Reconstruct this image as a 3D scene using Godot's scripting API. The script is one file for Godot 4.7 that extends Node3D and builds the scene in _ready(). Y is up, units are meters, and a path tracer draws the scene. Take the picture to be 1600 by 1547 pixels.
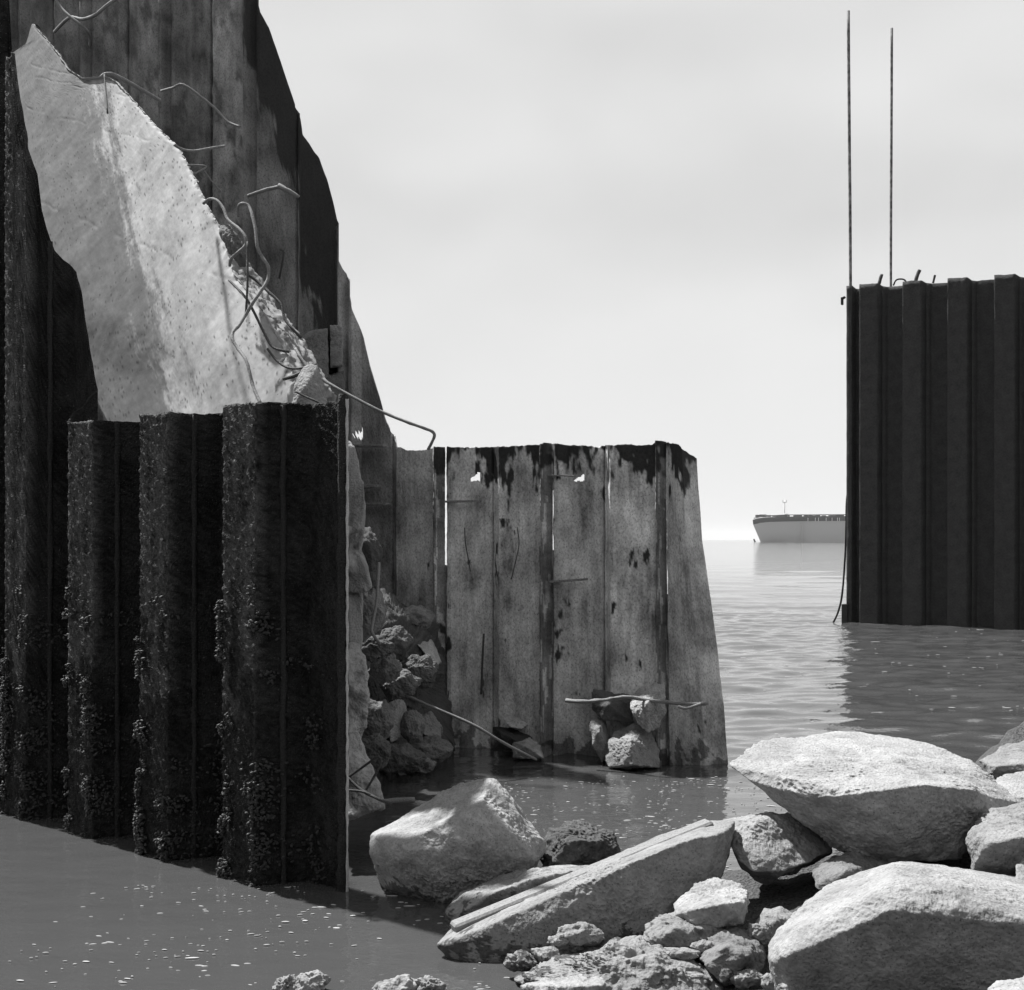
extends Node3D
# A broken sheet pile cofferdam at the water's edge, rubble in front, a second dark wall and a ship beyond.
# One unit is one metre, the water stands at y = 0, the camera looks along -z.

const EYE := 2.0        # height of the camera above the water
const LENS := 2000.0    # focal length in pixels of the 1600 pixel wide photograph
const SUN := Vector3(-0.40, 0.86, -0.33)   # towards the sun

var noise := FastNoiseLite.new()
var cells := FastNoiseLite.new()
var plain := FastNoiseLite.new()
var taken := {}
var M := {}

# ---------------------------------------------------------------- helpers

func at(px: float, py: float, d: float) -> Vector3:
	return Vector3((px - 800.0) / LENS * d, EYE + (843.0 - py) / LENS * d, -d)

func numbered(called: String) -> String:
	var n: int = taken.get(called, 0)
	taken[called] = n + 1
	return called if n == 0 else "%s_%03d" % [called, n]

func tag(o: Node, label := "", category := "", group := "", kind := "") -> Node:
	if label != "": o.set_meta("label", label)
	if category != "": o.set_meta("category", category)
	if group != "": o.set_meta("group", group)
	if kind != "": o.set_meta("kind", kind)
	return o

func thing(called: String, label: String, category: String, where := Vector3.ZERO, group := "") -> Node3D:
	var o := Node3D.new()
	o.name = numbered(called)
	add_child(o)
	o.position = where
	tag(o, label, category, group)
	return o

func put(called: String, mesh: Mesh, material: Material, parent: Node = null) -> MeshInstance3D:
	var o := MeshInstance3D.new()
	o.mesh = mesh
	o.material_override = material
	if parent == null:
		o.name = numbered(called)
		add_child(o)
	else:
		o.name = called
		parent.add_child(o, true)
	return o

func pwl(points: Array, x: float) -> float:      # piecewise linear through [x, value] pairs in rising x
	if x <= points[0][0]: return points[0][1]
	for i in range(1, points.size()):
		if x <= points[i][0]:
			var w: float = points[i][0] - points[i - 1][0]
			return lerpf(points[i - 1][1], points[i][1], (x - points[i - 1][0]) / maxf(w, 1e-6))
	return points[-1][1]

func surface(v: PackedVector3Array, idx: PackedInt32Array, uv := PackedVector2Array(), col := PackedColorArray()) -> ArrayMesh:
	var a := []
	a.resize(Mesh.ARRAY_MAX)
	a[Mesh.ARRAY_VERTEX] = v
	a[Mesh.ARRAY_INDEX] = idx
	if uv.size(): a[Mesh.ARRAY_TEX_UV] = uv
	if col.size(): a[Mesh.ARRAY_COLOR] = col
	var st := SurfaceTool.new()
	st.create_from_arrays(a)
	st.generate_normals()
	return st.commit()

func quad(idx: PackedInt32Array, a: int, b: int, c: int, d: int) -> void:
	idx.append(a); idx.append(b); idx.append(c)
	idx.append(a); idx.append(c); idx.append(d)

func smooth_path(pts: Array, per := 6) -> Array:
	var out := []
	for i in range(pts.size() - 1):
		var p0: Vector3 = pts[maxi(i - 1, 0)]
		var p1: Vector3 = pts[i]
		var p2: Vector3 = pts[i + 1]
		var p3: Vector3 = pts[mini(i + 2, pts.size() - 1)]
		for k in per:
			out.append(p1.cubic_interpolate(p2, p0, p3, float(k) / per))
	out.append(pts[-1])
	return out

func tube(pts: Array, r: float, wob := 0.12, sides := 9, taper := 1.0) -> ArrayMesh:
	var v := PackedVector3Array()
	var idx := PackedInt32Array()
	var side := Vector3.RIGHT
	for i in pts.size():
		var t: Vector3 = (pts[mini(i + 1, pts.size() - 1)] - pts[maxi(i - 1, 0)]).normalized()
		if absf(t.dot(side)) > 0.95: side = Vector3.UP if absf(t.y) < 0.9 else Vector3.FORWARD
		side = (side - t * t.dot(side)).normalized()
		var other := t.cross(side)
		var here := lerpf(1.0, taper, float(i) / maxf(pts.size() - 1.0, 1.0))
		for k in sides:
			var a := TAU * k / sides
			var p: Vector3 = pts[i]
			var rr := r * here * (1.0 + wob * noise.get_noise_3d(p.x * 25.0 + k * 3.1, p.y * 25.0, p.z * 25.0) * 2.0)
			v.append(p + (side * cos(a) + other * sin(a)) * rr)
	for i in range(pts.size() - 1):
		for k in sides:
			var a := i * sides + k
			var b := i * sides + (k + 1) % sides
			quad(idx, a, b, b + sides, a + sides)
	for e in 2:
		var o := 0 if e == 0 else (pts.size() - 1) * sides
		for k in range(1, sides - 1):
			if e == 0: idx.append_array([o, o + k + 1, o + k])
			else: idx.append_array([o, o + k, o + k + 1])
	return surface(v, idx)

func box(c: Vector3, half: Vector3, ax: Vector3, ay: Vector3, az: Vector3, bevel := 0.15) -> ArrayMesh:
	# a box with chamfered edges along three own axes
	var st := SurfaceTool.new()
	st.begin(Mesh.PRIMITIVE_TRIANGLES)
	st.set_smooth_group(-1)
	var b: float = bevel * minf(half.x, minf(half.y, half.z))
	var P := func(sx, sy, sz, which):
		var h := half - Vector3(b, b, b)
		if which == 0: h.x = half.x
		elif which == 1: h.y = half.y
		else: h.z = half.z
		return c + ax * h.x * sx + ay * h.y * sy + az * h.z * sz
	var face := func(list):
		var n: Vector3 = (list[1] - list[0]).cross(list[2] - list[0])
		var mid := Vector3.ZERO
		for p in list: mid += p
		mid /= list.size()
		var flip: bool = n.dot(mid - c) > 0.0
		for k in range(1, list.size() - 1):
			for q in ([list[0], list[k + 1], list[k]] if flip else [list[0], list[k], list[k + 1]]):
				st.add_vertex(q)
	for s in [-1, 1]:
		face.call([P.call(s, -1, -1, 0), P.call(s, 1, -1, 0), P.call(s, 1, 1, 0), P.call(s, -1, 1, 0)])
		face.call([P.call(-1, s, -1, 1), P.call(1, s, -1, 1), P.call(1, s, 1, 1), P.call(-1, s, 1, 1)])
		face.call([P.call(-1, -1, s, 2), P.call(1, -1, s, 2), P.call(1, 1, s, 2), P.call(-1, 1, s, 2)])
		for r in [-1, 1]:
			face.call([P.call(s, r, -1, 0), P.call(s, r, 1, 0), P.call(s, r, 1, 1), P.call(s, r, -1, 1)])
			face.call([P.call(s, -1, r, 0), P.call(s, 1, r, 0), P.call(s, 1, r, 2), P.call(s, -1, r, 2)])
			face.call([P.call(-1, s, r, 1), P.call(1, s, r, 1), P.call(1, s, r, 2), P.call(-1, s, r, 2)])
			for q in [-1, 1]:
				face.call([P.call(s, r, q, 0), P.call(s, r, q, 1), P.call(s, r, q, 2)])
	st.generate_normals()
	return st.commit()

# ---------------------------------------------------------------- materials

func grain(size: int, freq: float, octaves: int, kind: int, seed_: int) -> Image:
	var n := FastNoiseLite.new()
	n.seed = seed_
	n.noise_type = kind
	n.frequency = freq
	n.fractal_octaves = octaves
	n.fractal_type = FastNoiseLite.FRACTAL_FBM if octaves > 1 else FastNoiseLite.FRACTAL_NONE
	return n.get_seamless_image(size, size)

func toned(src: Image, lo: float, hi: float, pits: Image = null, pit_at := 0.25, pit := 0.4) -> ImageTexture:
	# linear grey between lo and hi after the noise, with dark pits or specks
	var n := src.get_width()
	var im := Image.create(n, n, false, Image.FORMAT_RGB8)
	for y in n:
		for x in n:
			var g := lerpf(lo, hi, src.get_pixel(x, y).r)
			if pits != null:
				var p := pits.get_pixel(x, y).r
				if p < pit_at: g *= lerpf(pit, 1.0, smoothstep(pit_at * 0.6, pit_at, p))
			im.set_pixel(x, y, Color(g, g, g).linear_to_srgb())
	return ImageTexture.create_from_image(im)

func heights(a: Image, b: Image, wa: float, wb: float) -> ImageTexture:
	var n := a.get_width()
	var im := Image.create(n, n, false, Image.FORMAT_RGB8)
	for y in n:
		for x in n:
			var g := clampf(a.get_pixel(x, y).r * wa + b.get_pixel(x, y).r * wb, 0.0, 1.0)
			im.set_pixel(x, y, Color(g, g, g))
	return ImageTexture.create_from_image(im)

func mat(called: String, grey: float, rough: float, spec := 0.4) -> StandardMaterial3D:
	var m := StandardMaterial3D.new()
	m.resource_name = called
	m.albedo_color = Color(grey, grey, grey).linear_to_srgb()
	m.roughness = rough
	m.metallic_specular = spec
	M[called] = m
	return m

func clothe(m: StandardMaterial3D, albedo: Texture2D, height: Texture2D, cm: float, scale: float, vertex := false) -> void:
	m.albedo_color = Color.WHITE
	m.albedo_texture = albedo
	if height != null:
		m.heightmap_enabled = true
		m.heightmap_texture = height
		m.heightmap_scale = cm
	m.uv1_triplanar = true
	m.uv1_world_triplanar = true
	m.uv1_scale = Vector3.ONE * scale
	m.vertex_color_use_as_albedo = vertex

func make_materials() -> void:
	var soft := grain(512, 0.012, 5, FastNoiseLite.TYPE_SIMPLEX_SMOOTH, 3)
	var fine := grain(512, 0.06, 4, FastNoiseLite.TYPE_SIMPLEX_SMOOTH, 5)
	var pits := grain(512, 0.045, 1, FastNoiseLite.TYPE_CELLULAR, 8)
	var nubs := grain(512, 0.05, 2, FastNoiseLite.TYPE_CELLULAR, 12)
	var rock_h := heights(fine, pits, 0.75, 0.35)
	# broken concrete: pale, sandy, full of small holes
	clothe(mat("concrete_rubble", 1, 0.92, 0.25), toned(fine, 0.74, 1.12, pits, 0.12, 0.4), rock_h, 1.0, 1.6, true)
	# cast concrete face: smoother, with fine blow holes
	clothe(mat("cast_concrete", 1, 0.88, 0.3), toned(heights(soft, fine, 0.65, 0.35).get_image(), 0.7, 1.08, heights(pits, soft, 0.75, 0.35).get_image(), 0.17, 0.3), heights(fine, pits, 0.3, 0.15), 0.16, 0.9, true)
	# old steel of the inside of the wall: rust film and lime
	clothe(mat("weathered_steel", 1, 0.78, 0.35), toned(fine, 0.55, 1.3, pits, 0.10, 0.4), heights(fine, pits, 0.4, 0.2), 0.4, 1.1, true)
	M.weathered_steel.uv1_scale = Vector3(1.2, 0.9, 1.0)
	# the outside: steel under a crust of weed and barnacles
	clothe(mat("crusted_steel", 1, 0.85, 0.3), toned(fine, 0.6, 1.3, null), heights(fine, nubs, 0.4, 0.6), 2.2, 2.2, true)
	clothe(mat("dark_steel", 1, 0.8, 0.25), toned(heights(soft, fine, 0.5, 0.5).get_image(), 0.018, 0.052, null), heights(fine, nubs, 0.5, 0.5), 1.0, 0.5)
	for called in ["weathered_steel", "crusted_steel", "dark_steel", "cast_concrete"]:
		M[called].uv1_triplanar = false
		M[called].uv1_world_triplanar = false
	clothe(mat("mussel_shell", 1, 0.6, 0.4), toned(fine, 0.012, 0.05, null), null, 0.0, 3.0)
	clothe(mat("rebar_steel", 1, 0.8, 0.35), toned(fine, 0.06, 0.26, null), heights(fine, nubs, 0.5, 0.5), 0.5, 4.0)
	clothe(mat("dark_rebar", 1, 0.75, 0.35), toned(fine, 0.02, 0.08, null), heights(fine, nubs, 0.5, 0.5), 0.5, 4.0)
	clothe(mat("pale_edge", 1, 0.7, 0.4), toned(fine, 0.25, 0.5, null), heights(fine, nubs, 0.5, 0.5), 0.3, 3.0)
	clothe(mat("pole_paint", 1, 0.8, 0.3), toned(grain(256, 0.05, 3, FastNoiseLite.TYPE_SIMPLEX_SMOOTH, 31), 0.0, 0.28, null), null, 0.0, 0.45)
	clothe(mat("shore_gravel", 1, 0.9, 0.3), toned(fine, 0.03, 0.10, pits, 0.25, 0.4), rock_h, 3.0, 1.3)
	clothe(mat("crusted_plain", 1, 0.85, 0.3), toned(fine, 0.008, 0.04, null), heights(fine, nubs, 0.4, 0.6), 1.5, 2.6)
	clothe(mat("steel_plain", 1, 0.8, 0.35), toned(fine, 0.10, 0.28, pits, 0.22, 0.45), heights(fine, pits, 0.4, 0.4), 0.5, 1.3)
	clothe(mat("cast_plain", 1, 0.88, 0.3), toned(fine, 0.13, 0.24, pits, 0.15, 0.5), heights(fine, pits, 0.4, 0.3), 0.6, 1.6)
	mat("foam", 0.32, 0.9, 0.2)
	mat("hull_grey", 0.38, 0.7, 0.3)
	mat("ship_dark", 0.05, 0.8, 0.3)
	mat("ship_pale", 0.6, 0.7, 0.3)
	mat("glass_dark", 0.02, 0.2, 0.5)
	mat("rope", 0.02, 0.9, 0.2)
	# muddy water: the silt's own grey under a glossy, rippled surface
	var w := mat("muddy_water", 0.052, 0.05, 0.62)
	var rip := heights(grain(512, 0.012, 4, FastNoiseLite.TYPE_SIMPLEX_SMOOTH, 41), fine, 0.8, 0.2).get_image()
	rip.bump_map_to_normal_map(3.0)
	w.normal_enabled = true
	w.normal_texture = ImageTexture.create_from_image(rip)
	w.normal_scale = 0.5

# ---------------------------------------------------------------- builders

func rock(called: String, label: String, px: Array, o := {}) -> MeshInstance3D:
	# px: hull points, each [x, y, distance]; the body is their convex hull with rounded arrises, pushed in and out by noise
	var pts: Array = []
	for p in px: pts.append(p if p is Vector3 else at(p[0], p[1], p[2]))
	var lo: Vector3 = pts[0]
	var hi: Vector3 = pts[0]
	var c := Vector3.ZERO
	for p in pts:
		lo = lo.min(p); hi = hi.max(p); c += p
	c = c / pts.size() * 0.5 + (lo + hi) * 0.25
	var n := pts.size()
	var normals: Array = []
	var dist: Array = []
	for i in n:
		for j in range(i + 1, n):
			for k in range(j + 1, n):
				var nn: Vector3 = (pts[j] - pts[i]).cross(pts[k] - pts[i])
				if nn.length() < 1e-7: continue
				nn = nn.normalized()
				var d: float = nn.dot(pts[i] - c)
				if d < 0.0:
					nn = -nn; d = -d
				var good := true
				for q in n:
					if nn.dot(pts[q] - c) > d + 1e-5:
						good = false
						break
				if good and d > 1e-4:
					var is_new := true
					for m in normals.size():
						if normals[m].dot(nn) > 0.9999:
							is_new = false
							break
					if is_new:
						normals.append(nn); dist.append(d)
	var rng := RandomNumberGenerator.new()
	rng.seed = int(absf(c.x * 7919.0) + absf(c.y * 3571.0) + absf(c.z * 1237.0))
	for k in o.get("chips", 16):
		var dir := Vector3(rng.randfn(), rng.randfn() + 0.2, rng.randfn()).normalized()
		var most := 0.0
		for q in pts: most = maxf(most, dir.dot(q - c))
		normals.append(dir); dist.append(most * rng.randf_range(0.90, 0.985))
	var ext: Vector3 = (hi - lo) * 0.5
	ext = ext.max(Vector3.ONE * 0.02)
	var size: float = ext.length()
	var unit := 0.0
	for q in dist: unit += q / dist.size()
	var res: int = o.get("res", 40)
	var sharp: float = o.get("sharp", 130.0)
	var coarse: float = o.get("coarse", 0.05) * size
	var rough: float = o.get("rough", 0.0085)
	var pit: float = o.get("pit", 0.007)
	var base: float = o.get("grey", 0.21)
	var seed_: float = o.get("seed", fmod(c.x * 71.3 + c.y * 37.1 + c.z * 13.7, 50.0))
	var v := PackedVector3Array()
	var col := PackedColorArray()
	var idx := PackedInt32Array()
	var axes := [[Vector3.RIGHT, Vector3.UP, Vector3.BACK], [Vector3.LEFT, Vector3.UP, Vector3.FORWARD], [Vector3.UP, Vector3.BACK, Vector3.RIGHT], [Vector3.DOWN, Vector3.FORWARD, Vector3.RIGHT], [Vector3.BACK, Vector3.UP, Vector3.LEFT], [Vector3.FORWARD, Vector3.UP, Vector3.RIGHT]]
	for f in 6:
		var off := v.size()
		var A: Vector3 = axes[f][0]
		var B: Vector3 = axes[f][1]
		var C: Vector3 = A.cross(B)
		for i in res + 1:
			for j in res + 1:
				var s := tan((2.0 * i / res - 1.0) * PI * 0.25)
				var t := tan((2.0 * j / res - 1.0) * PI * 0.25)
				var dir := ((A + B * s + C * t).normalized() * ext).normalized()
				var sum := 0.0
				for m in normals.size():
					var q: float = normals[m].dot(dir) / dist[m]
					if q > 0.0: sum += pow(q * unit, sharp)
				var r := unit / pow(sum, 1.0 / sharp)
				var p := dir * r
				var w := p + Vector3(seed_, seed_ * 0.7, -seed_)
				var big := noise.get_noise_3d(w.x * 2.2 / size, w.y * 2.2 / size, w.z * 2.2 / size)
				var mid := noise.get_noise_3d(w.x * 9.0, w.y * 9.0, w.z * 9.0)
				var small := noise.get_noise_3d(w.x * 38.0, w.y * 38.0, w.z * 38.0)
				var hole := cells.get_noise_3d(w.x * 22.0, w.y * 22.0, w.z * 22.0)
				var patch := smoothstep(-0.15, 0.3, noise.get_noise_3d(w.x * 1.7 + 9.0, w.y * 1.7, w.z * 1.7))
				p += dir * (big * coarse + mid * rough * 1.8 + (small * rough * 1.5 + (hole + 0.5) * pit) * (0.12 + 0.88 * patch))
				v.append(p)
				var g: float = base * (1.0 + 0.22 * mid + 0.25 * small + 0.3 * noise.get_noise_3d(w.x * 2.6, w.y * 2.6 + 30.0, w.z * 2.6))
				# weed and wet where the water laps
				if o.get("tide", true) and p.y + c.y < 0.05 + 0.22 * mid + 0.1 * small: g *= 0.3
				col.append(Color(g, g, g))
		for i in res:
			for j in res:
				var a := off + i * (res + 1) + j
				quad(idx, a, a + 1, a + res + 2, a + res + 1)
	var made := put(called, surface(v, idx, PackedVector2Array(), col), M[o.get("mat", "concrete_rubble")])
	made.position = c
	tag(made, label, o.get("cat", "rock"), o.get("group", "broken concrete rocks along the shore"))
	return made

func lump(called: String, label: String, x: float, y: float, w: float, h: float, d: float, seed_: int, o := {}) -> MeshInstance3D:
	# a rock from its middle, size and distance alone: points spread over an uneven ellipsoid
	var rng := RandomNumberGenerator.new()
	rng.seed = seed_
	var c := at(x, y, d)
	var e := Vector3(w, h, (w + h) * 0.45) * d / LENS * 0.5
	var pts := []
	for k in 15:
		var yy := 1.0 - 2.0 * (k + 0.5) / 15.0
		var a := k * 2.39996 + rng.randf() * 0.7
		var rr := sqrt(1.0 - yy * yy)
		pts.append(c + Vector3(cos(a) * rr, yy, sin(a) * rr) * e * rng.randf_range(0.92, 1.18))
	return rock(called, label, pts, o)

class Wall:
	var o: Vector3
	var t: Vector3
	var n: Vector3
	func _init(o_: Vector3, t_: Vector3, n_: Vector3):
		o = o_; t = t_.normalized(); n = n_.normalized()
	func hit(px: float, py: float, off := 0.0) -> Vector2:     # where the line of sight meets the wall's plane: (along, height)
		var d := Vector3((px - 800.0) / 2000.0, (843.0 - py) / 2000.0, -1.0)
		var eye := Vector3(0, 2.0, 0)
		var k := n.dot(o + n * off - eye) / n.dot(d)
		var p := eye + d * k
		return Vector2((p - o).dot(t), p.y)
	func point(s: float, h: float, off := 0.0) -> Vector3:
		return o + t * s + Vector3.UP * h + n * off

func plate(called: String, parent: Node, material: Material, w: Wall, s0: float, s1: float, o: Dictionary) -> MeshInstance3D:
	# one pile of a sheet pile wall: a folded plate with thickness, between s0 and s1
	var prof: Array = o.profile
	var step: float = o.get("step", 0.02)
	var low: float = o.get("low", -0.5)
	var thick: float = o.get("thick", 0.014)
	var top: Callable = o.top
	var bump: Callable = o.bump
	var grey: Callable = o.grey
	var hole: Callable = o.get("hole", func(_s, _h): return false)
	var shear: Callable = o.get("shear", func(_s, _h): return 0.0)
	var ss := []
	var k := s0
	while k < s1 - step * 0.4:
		ss.append(k)
		k += step
	ss.append(s1)
	for p in prof:
		for e in [-0.004, 0.004]:
			if p[0] + e > s0 and p[0] + e < s1: ss.append(p[0] + e)
	ss.sort()
	var rows: int = o.get("rows", 140)
	var v := PackedVector3Array()
	var col := PackedColorArray()
	var uv := PackedVector2Array()
	var arc := s0 * 1.2
	var idx := PackedInt32Array()
	var open := PackedByteArray()
	var cols := ss.size()
	for i in cols:
		var s: float = ss[i]
		var H: float = top.call(s)
		var f := pwl(prof, s)
		var slope := (pwl(prof, s + 0.01) - pwl(prof, s - 0.01)) / 0.02
		if i > 0: arc += Vector2(s - ss[i - 1], f - pwl(prof, ss[i - 1])).length()
		var inward := (w.n - w.t * slope).normalized()
		for j in rows + 1:
			var h := lerpf(low, H, float(j) / rows)
			var b: float = bump.call(s, h)
			var p := w.point(s + shear.call(s, h), h, f) + inward * b
			v.append(p)
			v.append(p - inward * (thick + b))
			uv.append(Vector2(arc, h))
			uv.append(Vector2(arc, h))
			var g: float = grey.call(s, h)
			col.append(Color(g, g, g))
			col.append(Color(g, g, g))
			open.append(1 if hole.call(s, h) else 0)
	# w.t runs to the left for the two left walls seen from the front, to the right for the far wall
	var turned: bool = w.t.cross(Vector3.UP).dot(w.n) > 0.0
	for i in cols - 1:
		for j in rows:
			var here := i * (rows + 1) + j
			if open[here]: continue
			var a := here * 2
			var b := a + 2
			var c := (here + rows + 1) * 2
			var d := c + 2
			if turned:
				quad(idx, a, b, d, c)
				quad(idx, a + 1, c + 1, d + 1, b + 1)
			else:
				quad(idx, a, c, d, b)
				quad(idx, a + 1, b + 1, d + 1, c + 1)
			for e in 4:
				var edge := false
				var p := 0
				var q := 0
				if e == 0:
					edge = j == rows - 1 or open[here + 1] == 1; p = b; q = d
				elif e == 1:
					edge = j > 0 and open[here - 1] == 1; p = c; q = a
				elif e == 2:
					edge = i == 0 or open[here - rows - 1] == 1; p = a; q = b
				else:
					edge = i == cols - 2 or open[here + rows + 1] == 1; p = d; q = c
				if edge:
					if turned: quad(idx, p, p + 1, q + 1, q)
					else: quad(idx, p, q, q + 1, p + 1)
	return put(called, surface(v, idx, uv, col), material, parent)

func bar(called: String, label: String, px: Array, r: float, m := "rebar_steel", o := {}) -> MeshInstance3D:
	var pts := []
	for p in px: pts.append(p if p is Vector3 else at(p[0], p[1], p[2]))
	var c: Vector3 = pts[0]
	for i in pts.size(): pts[i] -= c
	var made := put(called, tube(smooth_path(pts, o.get("per", 4)), r * 0.88, o.get("wob", 0.14), 9, o.get("taper", 1.0)), M[m])
	made.position = c
	tag(made, label, o.get("cat", "reinforcing bar"), o.get("group", "bent reinforcing bars sticking out of the ruin"))
	return made

# ---------------------------------------------------------------- the scene

func _ready() -> void:
	camera_and_light()
	for n in [noise, cells, plain]:
		n.frequency = 1.0
	noise.seed = 11
	noise.noise_type = FastNoiseLite.TYPE_SIMPLEX_SMOOTH
	noise.fractal_octaves = 3
	cells.seed = 4
	cells.noise_type = FastNoiseLite.TYPE_CELLULAR
	cells.fractal_type = FastNoiseLite.FRACTAL_NONE
	plain.seed = 23
	plain.noise_type = FastNoiseLite.TYPE_SIMPLEX_SMOOTH
	plain.fractal_type = FastNoiseLite.FRACTAL_NONE
	make_materials()
	water()
	shore()
	front_wall()
	back_wall()
	far_wall()
	concrete_face()
	remains()
	ship()
	rocks()
	bars()
	small_things()

func camera_and_light() -> void:
	var cam := Camera3D.new()
	cam.name = "camera"
	cam.near = 0.1
	cam.far = 9000.0
	cam.projection = Camera3D.PROJECTION_FRUSTUM
	cam.size = cam.near * 1547.0 / LENS
	cam.frustum_offset = Vector2(0.0, cam.near * 69.5 / LENS)
	cam.position = Vector3(0, EYE, 0)
	add_child(cam)
	cam.current = true

	var sky_image := Image.create(512, 256, false, Image.FORMAT_RGBF)
	var n := FastNoiseLite.new()
	n.seed = 77
	n.frequency = 1.0
	n.fractal_octaves = 4
	for y in 256:
		var up := PI * 0.5 - (y + 0.5) / 256.0 * PI
		for x in 512:
			var a := (x + 0.5) / 512.0 * TAU
			var d := Vector3(cos(up) * sin(a), sin(up), cos(up) * cos(a))
			var g := lerpf(0.39, 0.25, pow(maxf(d.y, 0.0), 1.0))
			# thin, even cloud with soft darker rolls
			g *= 1.0 + (0.24 * n.get_noise_3d(d.x * 1.5, d.y * 4.0, d.z * 1.5) + 0.07 * n.get_noise_3d(d.x * 6.0, d.y * 14.0, d.z * 6.0)) * smoothstep(0.02, 0.3, d.y)
			sky_image.set_pixel(x, y, Color(g, g, g))
	var pano := PanoramaSkyMaterial.new()
	pano.panorama = ImageTexture.create_from_image(sky_image)
	var sky := Sky.new()
	sky.sky_material = pano
	var env := Environment.new()
	env.background_mode = Environment.BG_SKY
	env.sky = sky
	env.background_energy_multiplier = 1.0
	env.tonemap_mode = Environment.TONE_MAPPER_LINEAR
	env.tonemap_exposure = 2.2
	env.fog_enabled = true
	env.fog_density = 0.00008
	env.fog_light_color = Color(0.9, 0.9, 0.9)
	env.sdfgi_enabled = true
	env.ssao_enabled = true
	env.ssil_enabled = true
	var we := WorldEnvironment.new()
	we.name = "world_environment"
	we.environment = env
	add_child(we)
	var sun := DirectionalLight3D.new()
	sun.name = "sun"
	sun.light_energy = 1.6
	sun.light_angular_distance = 1.3
	sun.shadow_enabled = true
	add_child(sun)
	sun.look_at_from_position(Vector3.ZERO, -SUN, Vector3.UP)

func lattice(from: float, to: float, near0: float, near1: float, step: float, grow: float) -> Array:
	var out := [near0]
	var k := near0
	var s := step
	while k > from:
		s *= grow
		k -= s
		out.push_front(maxf(k, from))
	k = near0
	while k < near1:
		k += step
		out.append(k)
	s = step
	while k < to:
		s *= grow
		k += s
		out.append(minf(k, to))
	return out

func water() -> void:
	var xs := lattice(-4000.0, 4000.0, -4.0, 9.5, 0.07, 1.16)
	var zs := lattice(-60.0, 7000.0, 4.8, 34.0, 0.07, 1.035)    # metres in front of the camera
	var v := PackedVector3Array()
	var uv := PackedVector2Array()
	var idx := PackedInt32Array()
	for i in zs.size():
		var d: float = zs[i]
		var gap: float = zs[mini(i + 1, zs.size() - 1)] - zs[maxi(i - 1, 0)]
		for x in xs:
			# the corner between the walls and the rocks is sheltered
			var open := clampf(smoothstep(9.5, 14.0, d + maxf(x - 1.0, 0.0) * 1.2), 0.16, 1.0)
			var fade := 1.0 / (1.0 + gap * gap * 4.0 + absf(x) * absf(x) * 0.002)
			var h := noise.get_noise_2d(x * 0.55, d * 0.9 + x * 0.1) * 0.045 + plain.get_noise_2d(x * 1.5 + 40.0, d * 2.6 - x * 0.3) * 0.018
			# longer waves on the open water
			var swell := plain.get_noise_2d(x * 0.13 + 7.0, d * 0.42 + x * 0.04) * 0.07 * smoothstep(14.0, 45.0, d) / (1.0 + gap * gap * 0.12)
			v.append(Vector3(x, h * open * fade + swell, -d))
			uv.append(Vector2(x * 0.32, d * 0.6))
	var w := xs.size()
	for i in zs.size() - 1:
		for j in w - 1:
			var a := i * w + j
			quad(idx, a, a + w, a + w + 1, a + 1)
	tag(put("sea", surface(v, idx, uv), M.muddy_water), "muddy grey sea, calm in the corner by the rocks and rippled further out", "sea", "", "structure")

	# flecks of foam that drift on the water
	var rng := RandomNumberGenerator.new()
	rng.seed = 5
	var mm := MultiMesh.new()
	mm.transform_format = MultiMesh.TRANSFORM_3D
	var s := SphereMesh.new()
	s.radius = 0.5; s.height = 1.0; s.radial_segments = 8; s.rings = 4
	mm.mesh = s
	var list := []
	while list.size() < 1500:
		var pick := rng.randf()
		var d := 0.0
		var x := 0.0
		if pick < 0.22:
			d = rng.randf_range(5.6, 7.4); x = rng.randf_range(-2.4, 0.1)
		elif pick < 0.8:
			d = rng.randf_range(7.3, 10.8); x = rng.randf_range(-0.4, 2.3)
		else:
			d = rng.randf_range(13.0, 30.0); x = rng.randf_range(2.0, 12.0)
		if plain.get_noise_2d(x * 0.9 + 3.0, d * 1.3) < rng.randf_range(-0.9, 0.5): continue
		var l := rng.randf_range(0.003, 0.010) * (1.0 if pick < 0.8 else 3.0) * (2.0 if rng.randf() < 0.12 else 1.0)
		list.append(Transform3D(Basis(Vector3.UP, rng.randf_range(-0.35, 0.35)).scaled_local(Vector3(l * rng.randf_range(1.6, 4.5), 0.006, l)), Vector3(x, 0.002, -d)))
	mm.instance_count = list.size()
	for i in list.size(): mm.set_instance_transform(i, list[i])
	var fl := MultiMeshInstance3D.new()
	fl.name = "foam_flecks"
	fl.multimesh = mm
	fl.material_override = M.foam
	add_child(fl)
	tag(fl, "small white flecks of foam drifting on the muddy water", "foam", "", "stuff")

func ground(x: float, d: float) -> float:
	var h := lerpf(-0.5, 0.05, smoothstep(-0.4, 0.9, x)) + 0.14 * clampf(x - 0.9, 0.0, 5.0)
	h = lerpf(h, -0.6, smoothstep(7.2, 9.0, d - maxf(x - 2.0, 0.0) * 1.4))
	# an unseen bank added behind the camera to cut sky light on front faces
	return maxf(h, -0.6 + 8.0 * smoothstep(2.5, -12.0, d))

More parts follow.
